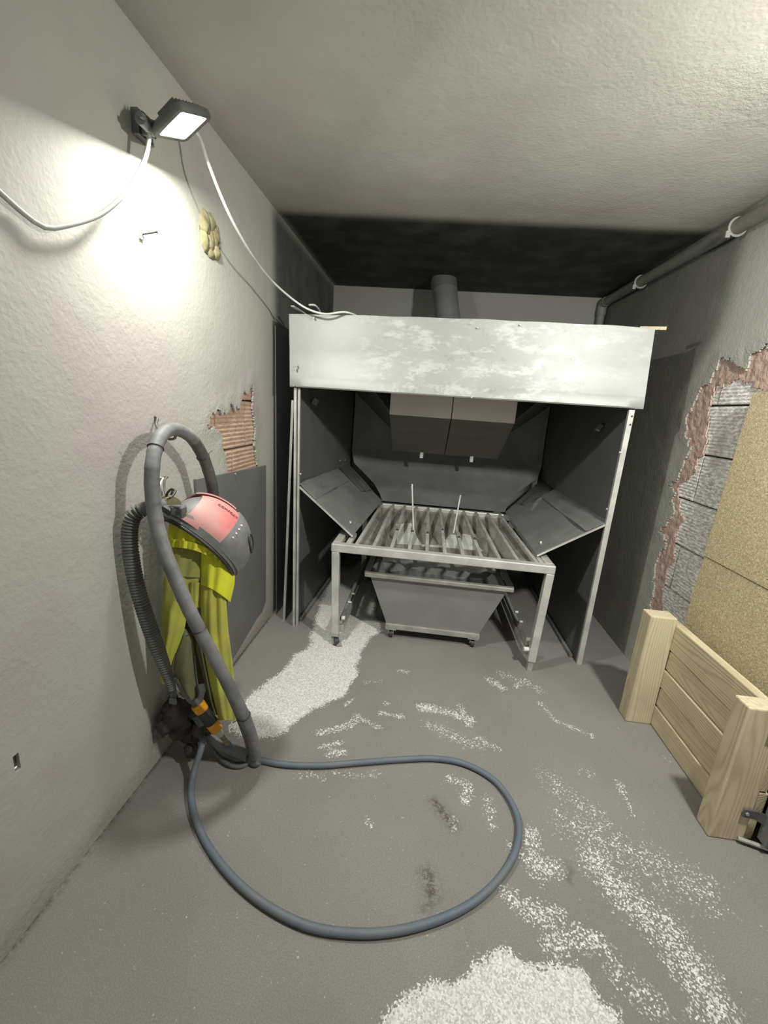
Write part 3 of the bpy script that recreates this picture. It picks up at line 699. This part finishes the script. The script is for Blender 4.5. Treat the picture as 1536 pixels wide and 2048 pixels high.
for a_, b_ in (((-.322, BY0 - .012, rz), (.622, BY0 - .012, rz)), ((.61, BY0, rz), (.61, BY1, rz)), ((.622, BY1 + .012, rz), (-.322, BY1 + .012, rz)), ((-.31, BY1, rz), (-.31, BY0, rz))):
    MB().beam(a_, b_, .034, .030).build('rim', 'galv', bn, bevel=.006)
MB().bb((-.165, BY0, .068), (.457, BY0 + .025, .104)).build('base_rail', 'galv', bn, bevel=.003)
MB().bb((-.165, BY1 - .09, .068), (.457, BY1 - .065, .104)).build('base_rail', 'galv', bn, bevel=.003)
for x in (-.125, .418):
    for y in (BY0 + .02, BY1 - .09):
        mb = MB(); mb.bb((x - .035, y - .02, .062), (x + .035, y + .03, .070)); mb.bb((x - .018, y - .01, .030), (x - .013, y + .02, .064)); mb.bb((x + .013, y - .01, .030), (x + .018, y + .02, .064))
        c_ = mb.build('caster', 'galv', bn)
        MB().cyl((x - .011, y + .006, .026), (x + .011, y + .006, .026), .026, 18).build('wheel', 'black', c_, smooth=40)
rows = [[(-.26 + .82 * i / 10, BY0 + .03 + (BY1 - BY0 - .06) * j / 6, .30 + .04 * noise.noise(Vector((i * .5, j * .5, 3)))) for j in range(7)] for i in range(11)]
rows = [[(max(-.235, min(.53, p[0])), p[1], p[2]) for p in r] for r in rows]
tag(MB().sheet(rows, .004).build('dust_heap', 'sheet', None, smooth=60, kind='stuff'), 'fine grey blasting dust lying inside the bin', 'dust')

# ------------------------------------------------------------------ sheets left of the hood
tag(MB().plate([(-.965, 2.665, 0.0), (-.955, 4.0, 0.0), (-.962, 4.0, 1.93), (-.978, 2.64, 1.93)], .006).build('wall_sheet', 'dust_panel', None), 'tall dark sheet flat against the wall left of the hood', 'sheet')
pn = thing('leaning_sheet', 'narrow grey sheet leaning on the left post of the hood', 'sheet', (-.87, 2.62, 0))
q = [Vector((-.882, 2.60, 0)), Vector((-.865, 3.4, 0)), Vector((-.838, 3.4, 1.5)), Vector((-.842, 2.59, 1.5))]
MB().plate(q, .006).build('panel_face', 'dust_panel', pn)
MB().beam(q[0] + Vector((0, -.008, 0)), q[3] + Vector((0, -.008, 0)), .016, .012, (0, 1, 0)).build('panel_edge', 'frame', pn)
# grey sheet with clipped corner on the left wall
sp = [wl(527, 930), wl(527, 1200), wl(520, 1222), wl(508, 1238), wl(466, 1309), (1.9, .05), (1.75, .05), (1.70, 1.14)]
sh = thing('cover_sheet', 'flat grey sheet with cut corner fixed to the left wall behind the cape', 'sheet', (XL + .01, 2.1, .05))
MB().poly([(XL + .012, y, z) for y, z in sp], .012).build('sheet_face', 'sheet', sh, bevel=.002)
for px, py in ((470, 948),): p = on('x', XL + .02, px, py); MB().cyl(p, p + Vector((.006, 0, 0)), .006, 8).build('screw', 'galv', sh)

# ------------------------------------------------------------------ water pipe on right wall
wp = thing('wall_pipe', 'grey pipe under the ceiling along the right wall', 'pipe', (XR - .05, 3, 2.45))
pr_, pa, pb2 = .034, Vector((XR - .05, YF + .2, 2.36)), Vector((XR - .05, 4.10, 2.50))
MB().cyl(pa, pb2, pr_, 20).build('pipe_run', 'pipe', wp, smooth=60)
MB().tube([pb2 + Vector((0, -.05, 0)), pb2 + Vector((-.0, .01, -.005)), pb2 + Vector((0, .035, -.04)), pb2 + Vector((0, .035, -.10))], .038, 20, step=.012).build('elbow', 'pipe', wp, smooth=60)
MB().cyl((XR - .05, 4.135, 2.42), (XR - .05, 4.135, 0.0), .032, 20).build('pipe_drop', 'pipe', wp, smooth=60)
for y in (2.47, 3.45):
    z = pa.z + (pb2.z - pa.z) * (y - pa.y) / (pb2.y - pa.y)
    mb = MB(); n = 20; pts = [(XR - .05 + .040 * math.cos(2 * PI * k / n), y, z + .040 * math.sin(2 * PI * k / n)) for k in range(n + 1)]
    mb.tube(pts, .006, 8); mb.bb((XR - .02, y - .008, z + .02), (XR - .002, y + .008, z + .04)); mb.bb((XR - .10, y - .006, z - .05), (XR - .08, y + .006, z - .02))
    mb.build('pipe_clamp', 'galv', wp, smooth=40)

# ------------------------------------------------------------------ timber box side, chipboard, hinge frame on the right
cr = thing('timber_box', 'pale new timber box side of horizontal boards between two posts', 'box', (1.25, 1.7, 0))
pz = .575
MB().bb((1.16, 1.99, 0), (1.285, 2.075, pz + .03)).build('post', 'wood_z', cr, bevel=.006)
MB().bb((1.20, 1.385, 0), (1.325, 1.46, pz)).build('post', 'wood_z', cr, bevel=.006)
bz = [0, .115, .22, .325, .43, .575]
for i in range(5):
    x_ = 1.285 + (.004 if i % 2 else 0)
    MB().bb((x_, 1.42 - .01 * (i % 2), bz[i] + .003), (x_ + .040, 2.07, bz[i + 1] - .004)).build('board', 'wood_y', cr, bevel=.005)
# the returning side along the front, ends of boards seen past the post
for i in range(5):
    MB().bb((1.332 + (.0, .006, -.003, .004, 0)[i], 1.40, bz[i] + .003), (1.366 + (.0, .006, -.003, .004, 0)[i], 1.46, bz[i + 1] - .004)).build('board_end', 'wood_y', cr, bevel=.003)
sf = thing('hinged_stand', 'brown steel stand with hinge plates beside the timber box post', 'stand', (1.40, 1.36, 0))
MB().bb((1.385, 1.30, .05), (1.435, 1.44, .62)).build('upright', 'brown_steel', sf, bevel=.003)
MB().bb((1.36, 1.34, .04), (1.43, 1.38, .30)).build('cover_strip', 'greyplastic', sf, bevel=.003)
for z in (.13, .47):
    mb = MB(); mb.beam((1.285, 1.377, z + .012), (1.335, 1.375, z + .010), .005, .034, (0, 0, 1)); mb.beam((1.335, 1.375, z + .010), (1.40, 1.36, z - .02), .005, .038, (0, 0, 1))
    h_ = mb.build('hinge_plate', 'darkplastic', sf); MB().cyl((1.297, 1.376, z + .012), (1.297, 1.37, z + .012), .006, 8).build('screw', 'galv', h_)
MB().cyl((1.30, 1.38, .02), (1.44, 1.34, .02), .008, 10).build('lower_rod', 'galv', sf)
MB().box((1.408, 1.335, .028), (.035, .03, .056)).build('foot', 'brown_steel', sf)
lean = lambda z: 1.425 - .0 - (1.70 - z) * .03
def osb(name, z0, z1, y0, y1, dx, label, y0b=None):
    P = [(lean(z0) + dx, y0b or y0, z0), (lean(z0) + dx, y1, z0), (lean(z1) + dx, y1, z1), (lean(z1) + dx, y0, z1)]
    return tag(MB().poly(P, .018).build(name, 'osb', None, bevel=.001), label, 'board')
tl = on('x', 1.415, 1495, 789); bl = on('x', 1.375, 1405, 1113)
osb('chipboard_sheet', bl.z, 1.675, 1.475, 2.10, 0, 'upper coarse chipboard sheet leaning against the right wall')
osb('chipboard_sheet', 0.0, bl.z - .004, 1.475, 2.095, 0.002, 'lower chipboard sheet standing behind the timber box')

# ------------------------------------------------------------------ foam plugs
def lumps(name, centre, items, mat, label, cat, seed):
    t = thing(name, label, cat, centre)
    for (o_, r_, st) in items:
        mb = MB(); n, k = 22, 14; vs_ = []; c = Vector(centre) + Vector(o_)
        for i in range(k + 1):
            for j in range(n):
                th = PI * i / k; ph = 2 * PI * j / n; d = Vector((math.sin(th) * math.cos(ph), math.sin(th) * math.sin(ph), math.cos(th)))
                q = 1 + (.2 if mat == 'foam' else .34) * noise.noise(d * 2.4 + c * 30) + (0 if mat == 'foam' else .16) * noise.noise(d * 6 + c * 30) ; vs_.append(c + Vector((d.x * st[0], d.y * st[1], d.z * st[2])) * r_ * q)
        mb.add(vs_, [(i * n + j, i * n + (j + 1) % n, (i + 1) * n + (j + 1) % n, (i + 1) * n + j) for i in range(k) for j in range(n)])
        mb.build('foam_lump', mat, t, smooth=60)
    return t
lumps('foam_plug', (XL - .008, foam_c[0], foam_c[1]), [((0, -.045, .035), .05, (.5, .8, 1.1)), ((0, .005, .055), .042, (.5, .9, .9)), ((0, -.05, -.03), .045, (.5, .7, 1.1)), ((0, .035, .01), .045, (.55, .85, .9)), ((0, -.005, -.01), .042, (.55, .7, 1.2)), ((.004, .042, -.045), .036, (.6, .8, .9)), ((0, .0, -.062), .036, (.5, .9, .7)), ((0, .058, .045), .03, (.5, .6, .9))], 'foam', 'round plug of yellow expanding foam in the left wall below the lamp', 'foam', 1)
mb = MB(); n = 36
vs_ = [(XL - .03, foam_c[0] + .1 * math.cos(2 * PI * k / n), foam_c[1] + .1 * math.sin(2 * PI * k / n)) for k in range(n)]
mb.add(vs_, [tuple(range(n))]).build('hole_bottom', 'backing', wall_left)
MB().tube([(XL - .006, foam_c[0] + foam_r * math.cos(2 * PI * k / n), foam_c[1] + foam_r * math.sin(2 * PI * k / n)) for k in range(n + 1)], .005, 6).build('hole_rim', 'plaster', wall_left)
fp_ = lambda px, py, x: on('x', x, px, py)
c0 = Vector((-.93, 1.40, .17))
lumps('foam_plug', c0, [((0.0, -.02, .045), .058, (.9, .8, 1.3)), ((.03, .04, .02), .05, (.9, .9, 1.1)), ((.02, -.01, -.03), .05, (.9, .9, 1.0)), ((.055, .0, -.07), .042, (1, .8, .9)), ((.09, .015, -.045), .04, (.9, .8, 1.2)), ((.11, .03, -.06), .032, (1, .9, 1.1)), ((.075, -.03, -.11), .030, (1, .9, 1)), ((-.02, -.05, .02), .045, (.8, .8, 1.2)), ((.06, .05, .05), .04, (1, .9, 1))], 'darkfoam', 'blackened lumpy foam around the hose opening at the foot of the left wall', 'foam', 2)

# ------------------------------------------------------------------ nails and hooks on the left wall
p = on('x', XL, 281, 470); tg = thing('wall_nail', 'long nail sticking out of the left wall under the lamp cable', 'nail', p)
q = on('x', XL + .05, 314, 464)
MB().cyl(p - Vector((.005, 0, 0)), q, .0028, 8).build('shank', 'black', tg); MB().cyl(q, q + (q - p).normalized() * .002, .006, 10).build('head', 'black', tg)
MB().box(p + Vector((.003, 0, 0)), (.006, .018, .026)).build('wall_plug', 'greycable', tg)
p = on('x', XL, 309, 833); q = on('x', -.90, 350, 872)
tg = thing('hose_hook', 'bent steel hook that carries the fat hose loop on the left wall', 'hook', p)
MB().tube([p, p + Vector((.012, .0, -.005)), on('x', XL + .02, 313, 850), on('x', -.93, 325, 868), on('x', -.90, 338, 878), on('x', -.88, 350, 876), on('x', -.87, 352, 862)], .005, 8, step=.01).build('hook_rod', 'darkplastic', tg, smooth=60)
p = on('x', XL, 320, 955); tg = thing('helmet_hook', 'small double steel hook above the helmet on the left wall', 'hook', p)
MB().tube([p, p + Vector((.03, 0, .004)), on('x', XL + .035, 330, 958), on('x', XL + .04, 329, 975), on('x', XL + .06, 333, 992), on('x', XL + .09, 342, 990), on('x', XL + .1, 346, 978)], .004, 8, step=.01).build('hook_rod', 'darkplastic', tg, smooth=60)
MB().tube([p + Vector((0, -.01, 0)), p + Vector((.02, -.01, 0)), on('x', XL + .03, 321, 968), on('x', XL + .03, 326, 1000)], .004, 8, step=.01).build('hook_rod', 'frame', tg, smooth=60)

# ------------------------------------------------------------------ blasting helmet with cape
HC = on('x', -.80, 410, 1060)
VD = Vector((ray(410, 1150).x, ray(410, 1150).y, 0)).normalized()
def H(px, py, o=0.0):
    r = ray(px, py); t = ((HC - CAM).dot(VD) - o) / r.dot(VD); return CAM + r * t
hel = thing('blasting_helmet', 'red and grey blasting helmet hanging on the left wall, with yellow cape', 'helmet', H(400, 1100))
R0 = H(398, 1092); A_ = H(470, 1148) - H(334, 1030); AL = A_.length / 2; A_.normalize()
Nn = (H(464, 1016) - R0); Nn = Nn - A_ * Nn.dot(A_); NL = Nn.length * 1.0; Nn.normalize()
Dd = A_.cross(Nn).normalized()
if Dd.dot(VD) > 0: Dd = -Dd            # towards camera
DL = .125; TI = .070
def hp(t, s_, k=1.0):      # t runs along the helmet from the face side (0) to the back (pi), s_ round it: 0 = crown, pi/2 = near rim
    c_, q = math.cos(t), max(0.0, math.sin(t)); r_ = q ** (.62 if c_ < 0 else .88)
    y, z = r_ * math.cos(s_), r_ * math.sin(s_)
    return R0 + A_ * (AL * c_ * k) + Nn * (NL * y * k + TI * z * (1 - max(0, y)) * (1 if z > 0 else .3)) + Dd * (DL * z * k)
def dome(a0, a1, k, na=22, nb=28, b0=-90, b1=90):
    return [[hp(math.radians(a0 + (a1 - a0) * i / na), math.radians(b0 + (b1 - b0) * j / nb), k) for j in range(nb + 1)] for i in range(na + 1)]
MB().sheet(dome(84, 140, 1.0), .004).build('shell', 'red', hel, smooth=60)
fr = MB().sheet(dome(2, 87, 1.03), .006).build('face_frame', 'greyplastic', hel, smooth=60)
MB().sheet(dome(138, 178, .97), .005).build('back_cover', 'greyplastic', hel, smooth=60)
MB().sheet(dome(92, 146, 1.06, 16, 12, -62, -14), .005).build('crest', 'red', hel, smooth=60)
# strap round the rim
rim = [hp(math.radians(4), math.radians(b), 1.03) for b in range(-10, 81, 10)]
rows = []
for s_ in (0, .5, 1):
    r = []
    for k in range(29):
        g = PI * k / 28; p = R0 + A_ * (AL * 1.02 * math.cos(g)) + Dd * (DL * 1.03 * math.sin(g)) + Nn * (TI * math.sin(g) + .028 * s_ - .012)
        r.append(p)
    rows.append(r)
MB().sheet(rows, .005).build('rim_strap', 'greyplastic', hel, smooth=60)
r2 = [R0 + A_ * (AL * 1.0 * math.cos(PI * k / 28)) + Dd * (DL * 1.02 * math.sin(PI * k / 28)) + Nn * (TI * math.sin(PI * k / 28) - .020) for k in range(29)]
MB().tube(r2, .007, 8).build('rim_seal', 'black', hel, smooth=60)
D2 = math.radians
def nrm_at(al, be):
    p = hp(al, be); a = hp(al + .02, be) - p; b = hp(al, be + .02) - p; n_ = a.cross(b).normalized()
    return n_ if n_.dot(p - R0) > 0 else -n_
for be in (30, 40, 50, 60):
    p = hp(D2(80), D2(be), 1.03); d = nrm_at(D2(80), D2(be)); MB().cyl(p, p + d * .006, .0045, 10, .003).build('rivet', 'white', fr, smooth=40)
ring_ = []
for dz in (.006, -.004):
    for k in range(24):
        g = 2 * PI * k / 24; al, be = D2(50 + 13 * math.cos(g)), D2(27 + 10 * math.sin(g)); ring_.append(hp(al, be, 1.03) + nrm_at(al, be) * dz)
MB().add(ring_, [tuple(range(24))] + [(k, (k + 1) % 24, 24 + (k + 1) % 24, 24 + k) for k in range(24)]).build('visor_window', 'olive', fr)
MB().tube(ring_[:24] + ring_[:1], .004, 6).build('visor_rim', 'black', fr, smooth=60)
# raised lettering on the shell
cu = bpy.data.curves.new('lettering', 'FONT'); cu.body = 'COMFORT'; cu.size = .017; cu.extrude = .001; cu.space_character = 1.12; cu.align_x = 'CENTER'
tp = bpy.data.objects.new('tmp', cu); COL.objects.link(tp)
dg = bpy.context.evaluated_depsgraph_get(); me = bpy.data.meshes.new_from_object(tp.evaluated_get(dg)); bpy.data.objects.remove(tp)
for v in me.vertices:
    x, y, z = v.co; al, be = D2(103) - x / (AL * 1.0), D2(24) - y / .135
    v.co = hp(al, be, 1.0) + nrm_at(al, be) * (z + .0035)
M['letter'] = simple('letter_relief', (.33, .12, .11)); me.materials.clear(); me.materials.append(M['letter']); me.name = 'lettering'
lt = bpy.data.objects.new('lettering', me); COL.objects.link(lt); child(lt, hel)
# buckle, inlet
b0 = H(357, 1020, .13)
mb = MB(); mb.box(b0, (.045, .03, .03), Matrix.Rotation(.4, 3, 'Z')); mb.box(b0 + Vector((-.035, 0, -.004)), (.035, .03, .022), Matrix.Rotation(.5, 3, 'Y')); mb.box(b0 + Vector((.0, -.012, .014)), (.03, .012, .010)); mb.box(b0 + Vector((.02, -.006, -.004)), (.012, .03, .036))
mb.build('buckle', 'darkplastic', hel, bevel=.004)
for k in range(6):
    p = H(371 + k * 3.2, 1029 + k * 1.2, .142); MB().box(p, (.0025, .003, .016), Matrix.Rotation(-.35, 3, 'Y')).build('strap_tooth', 'frame', hel)
MB().cyl(H(338, 1005, .03), H(345, 1010, .10), .028, 16).build('ear_knob', 'foam', hel, smooth=50)
MB().tube([H(336, 1003, .05), H(333, 990, .06), H(343, 978, .07), H(351, 982, .08), H(345, 992, .1), H(340, 996, .11)], .004, 8, step=.008).build('hanging_loop', 'black', hel, smooth=60)

# cape
def cloth(name, rows, mat, parent, th=.003, folds=3, amp=.012, base=0.0, bulge=.05, ncol=30, ph=0, sm=60, pw=1):
    """rows: (py, left px, right px, depth offset); a hanging sheet with vertical folds"""
    out = []; R_ = []; rows = [tuple(r) + (0,) * (5 - len(r)) for r in rows]
    for k in range(len(rows) - 1):
        n_ = 6
        for i in range(n_ + (k == len(rows) - 2)):
            t_ = i / n_; a, b = rows[k], rows[k + 1]; R_.append([a[j] + (b[j] - a[j]) * t_ for j in range(len(a))])
    for i, r in enumerate(R_):
        line = []
        for j in range(ncol + 1):
            u_ = j / ncol; px = r[1] + (r[2] - r[1]) * u_; py = r[0] + r[4] * u_ ** pw
            f_ = amp * math.sin(2 * PI * folds * u_ + ph + .35 * math.sin(i * .22)) + amp * .5 * math.sin(2 * PI * folds * 2.3 * u_ + i * .13)
            line.append(H(px, py, base + r[3] + bulge * math.sin(PI * u_) ** .7 + f_))
        out.append(line)
    return MB().sheet(out, th).build(name, mat, parent, smooth=sm)
cape = hel
cloth('cape_collar', [(1038, 342, 470, .025, 100), (1060, 337, 464, .035, 76), (1082, 334, 458, .042, 50)], 'yellow', cape, folds=5, amp=.004, bulge=.065, ncol=50, pw=2.6)
cloth('cape_hem_band', [(1079, 335, 458, .050, 50), (1094, 335, 456, .050, 46)], 'yellow', cape, folds=5, amp=.004, bulge=.065, ncol=50, pw=2.4)
cloth('cape_left_panel', [(1148, 336, 404, .047, 4), (1152, 328, 403, .05, 10), (1200, 325, 396, .05, 0), (1225, 325, 374, .045), (1262, 324, 368, .04), (1300, 322, 355, .03), (1335, 320, 345, .025), (1366, 320, 342, .02, 6)], 'yellow_dirty', cape, folds=1.1, amp=.006, bulge=.03)
cloth('cape_yoke', [(1076, 336, 412, .036, 22), (1110, 334, 408, .045, 14), (1150, 333, 405, .052, 6)], 'yoke', cape, folds=1.3, amp=.004, bulge=.035)
cloth('cape_right_panel', [(1150, 403, 455, .05, 12), (1200, 402, 452, .06), (1260, 404, 456, .06), (1320, 412, 464, .06), (1380, 424, 470, .06), (1440, 438, 474, .06)], 'yellow_dirty', cape, folds=1.2, amp=.009, bulge=.04)
cloth('cape_shoulder', [(1085, 401, 470, .040, 56), (1120, 401, 468, .050, 50), (1170, 402, 460, .058, 34)], 'yellow', cape, folds=1.6, amp=.005, bulge=.05, pw=1.5)
cloth('cape_middle_panel', [(1165, 378, 406, .06), (1215, 377, 408, .055)], 'yellow_dirty', cape, folds=1, amp=.005, bulge=.02)
cloth('cape_back_panel', [(1200, 340, 455, -.03), (1300, 345, 455, -.03), (1400, 395, 450, -.03), (1430, 415, 450, -.03)], 'olive', cape, folds=3, amp=.010, bulge=0)
lin = [(1258, 366, 372, .02), (1280, 360, 385, .03), (1310, 350, 389, .035), (1345, 345, 392, .04), (1370, 353, 395, .04), (1390, 364, 395, .04), (1400, 380, 390, .04)]
cloth('cape_lining', lin, 'olive', cape, folds=.7, amp=.004, bulge=.02)
edge = [H(r[1], r[0], r[3] + .005) for r in lin] + [H(r[2], r[0], r[3] + .005) for r in reversed(lin[2:-1])]
MB().tube(edge, .004, 6, step=.01).build('lining_piping', 'darkplastic', cape, smooth=60)
# waist straps and clip buckles
MB().sheet([[H(346 + 1 * s_, 1365, .05), H(352, 1365, .05)], [H(338, 1395, .055), H(352, 1395, .055)], [H(339, 1412, .055), H(353, 1412, .055)]] if False else [[H(345, 1355, .05), H(353, 1355, .05)], [H(340, 1398, .055), H(353, 1398, .055)]], .003).build('waist_strap', 'darkplastic', cape)
MB().box(H(346, 1402, .058), (.03, .008, .028), Matrix.Rotation(.1, 3, 'Y')).build('strap_buckle', 'greyplastic', cape, bevel=.003)
MB().tube([H(352, 1360, .06), H(365, 1385, .065), H(383, 1405, .065), H(395, 1402, .06)], .0075, 8, step=.01).build('waist_strap', 'rubber', cape, smooth=60)
mb = MB(); mb.beam(H(402, 1368, .06), H(406, 1385, .062), .026, .010, VD); mb.beam(H(404, 1384, .062), H(398, 1408, .064), .022, .008, VD)
mb.build('clip_buckle', 'darkplastic', cape, bevel=.003)
mb = MB()
for k in range(7):
    t_ = k / 6; p = H(349 + 9 * t_, 1366 + 16 * t_, .068); mb.box(p, (.012, .004, .003), Matrix.Rotation(.5, 3, 'Y'))
mb.build('buckle_teeth', 'frame', cape)

# ------------------------------------------------------------------ hoses
fat = [on('y', 1.66, 428, 1005), on('y', 1.62, 423, 965), on('y', 1.58, 407, 915), on('y', 1.50, 383, 876), on('y', 1.42, 355, 860), on('y', 1.35, 330, 864), on('y', 1.29, 313, 890), on('y', 1.25, 305, 930), on('y', 1.235, 304, 975), on('y', 1.225, 310, 1030), on('y', 1.22, 325, 1090), on('y', 1.215, 348, 1150), on('y', 1.22, 374, 1210), on('y', 1.235, 403, 1268), on('y', 1.26, 434, 1325), on('y', 1.29, 463, 1382), on('y', 1.33, 488, 1432), on('y', 1.37, 505, 1478), on('y', 1.40, 511, 1512)]
fh = thing('blast_hose', 'fat grey wrapped hose looped over the wall hook beside the helmet', 'hose', fat[-1])
Lc = lambda d, t: .0222 + .0012 * (((d * 18) % 1.0) ** 3)
P = spline(fat, .006); kd = int(len(P) * .17)
MB().tube(P[kd:], .022, 18, rf=Lc).build('wrapped_hose', 'wrap', fh, smooth=60)
MB().tube(P[:kd + 1], .022, 18, rf=Lc).build('wrapped_hose', 'wrap_dark', fh, smooth=60, label='darker, clean stretch of the hose')
for i, tx in ((int(len(P) * .30), 0), (int(len(P) * .12), 0), (int(len(P) * .63), 0), (int(len(P) * .86), 0)):
    p = P[i]; t_ = (P[i + 1] - P[i - 1]).normalized(); u_ = t_.orthogonal().normalized(); v_ = t_.cross(u_)
    mb = MB(); mb.tube([p + (u_ * math.cos(2 * PI * k / 20) + v_ * math.sin(2 * PI * k / 20)) * .0242 for k in range(21)], .0018, 6)
    mb.cyl(p + u_ * .024, p + u_ * .045 + v_ * .006, .0015, 6); mb.build('cable_tie', 'black', fh)
thin = [P[int(len(P) * .42)] + Vector((.022, -.012, 0))] + [P[int(len(P) * f_)] + Vector((.016 - .05 * max(0, f_ - .75), -.024 + .03 * max(0, f_ - .8), -.004 - .05 * max(0, f_ - .75))) for f_ in (.5, .6, .7, .8, .9, .97)] + [on('z', .012, 503, 1524)]
# return pieces lying at the wall foot
cut = [on('y', 1.43, 412, 1462), on('y', 1.42, 440, 1488), on('y', 1.41, 470, 1502), on('y', 1.40, 497, 1512)]
MB().tube(cut, .024, 16, step=.01).build('hose_end', 'wrap', fh, smooth=60)
mb = MB(); mb.tube([on('y', 1.42, 412, 1475), on('z', .02, 430, 1505), on('z', .014, 455, 1528), on('z', .012, 480, 1533), on('z', .016, 498, 1524), on('y', 1.38, 502, 1505)], .0085, 10, step=.008)
mb.tube([on('y', 1.44, 415, 1478), on('z', .03, 440, 1502), on('z', .022, 468, 1518), on('z', .018, 488, 1520)], .008, 10, step=.008)
mb.build('thin_line', 'rubber', fh, smooth=60)
MB().tube([on('y', 1.30, 450, 1375), on('y', 1.34, 472, 1425), on('y', 1.38, 492, 1480), on('y', 1.41, 502, 1522)], .0085, 10, step=.01).build('thin_line', 'rubber', fh, smooth=60)
MB().tube([on('y', 1.43, 508, 1500), on('y', 1.40, 510, 1524), (-.585, 1.40, .022)], .022, 12, step=.01).build('hose_tail', 'rubber', fh, smooth=60)

cor = [on('y', 1.30, 330, 1010), on('y', 1.27, 305, 1014), on('y', 1.25, 283, 1020), on('y', 1.235, 266, 1035), on('y', 1.23, 259, 1065), on('y', 1.23, 262, 1110), on('y', 1.235, 272, 1165), on('y', 1.24, 288, 1220), on('y', 1.25, 305, 1270), on('y', 1.26, 322, 1315), on('y', 1.27, 335, 1350), on('y', 1.28, 344, 1378)]
def corr(d, t):
    base = .0215 - .010 * max(0, (t - .75) / .25); return base + (.0042 * (1 if (d / .0105) % 1.0 < .5 else -1) if t > .09 else .002)
tag(MB().tube(cor, .02, 16, step=.0026, rf=corr).build('corrugated_hose', 'rubber', None, smooth=80), 'grey corrugated breathing hose hanging down the wall from the helmet', 'hose')

bl_ = [on('y', 1.40, 455, 1487), on('y', 1.42, 468, 1500), on('z', .03, 488, 1514), on('z', .014, 525, 1521), on('z', .013, 570, 1529), on('z', .013, 640, 1531), on('z', .013, 720, 1525), on('z', .013, 800, 1519), on('z', .013, 870, 1517), on('z', .013, 930, 1528), on('z', .013, 985, 1558), on('z', .013, 1020, 1600), on('z', .013, 1038, 1650), on('z', .013, 1030, 1705), on('z', .013, 1000, 1755), on('z', .013, 950, 1802), on('z', .013, 880, 1838), on('z', .013, 790, 1862), on('z', .013, 700, 1866), on('z', .013, 610, 1850), on('z', .013, 520, 1802), on('z', .013, 450, 1738), on('z', .013, 402, 1665), on('z', .016, 383, 1600), on('z', .03, 386, 1550), on('y', 1.33, 400, 1505), on('y', 1.36, 405, 1482), on('y', 1.40, 400, 1470), (-.93, 1.44, .13)]
tag(MB().tube(bl_, .0125, 14, step=.015).build('air_hose', 'bluehose', None, smooth=60), 'blue-grey air hose lying in a wide loop on the floor', 'hose')

# ------------------------------------------------------------------ air filter coupling with orange bands
cp = thing('hose_coupling', 'black coupling with two orange bands where the air hose ends', 'coupling', on('y', 1.38, 425, 1440))
A0, A1 = on('y', 1.36, 391, 1402), on('y', 1.39, 448, 1478); dd = A1 - A0
seg = lambda a, b: (A0 + dd * a, A0 + dd * b)
MB().cyl(*seg(-.06, .06), .020, 18).build('end_cap', 'darkplastic', cp, smooth=40)
MB().cyl(*seg(.06, .24), .027, 22, .027).build('orange_band', 'orange', cp, smooth=40, bevel=.004)
MB().cyl(*seg(.24, .55), .025, 18).build('body', 'black', cp, smooth=40)
MB().cyl(*seg(.55, .76), .026, 22, .024).build('orange_band', 'orange', cp, smooth=40, bevel=.004)
MB().cyl(*seg(.76, .90), .016, 14, .012).build('nipple', 'frame', cp, smooth=40)
MB().cyl(*seg(.90, 1.14), .010, 12).build('hose_socket', 'foam', cp, smooth=40)
MB().box(A0 + dd * .40 + Vector((-.025, -.01, -.01)), (.03, .03, .05), Matrix.Rotation(-.6, 3, 'Y')).build('clip', 'darkplastic', cp, bevel=.003)
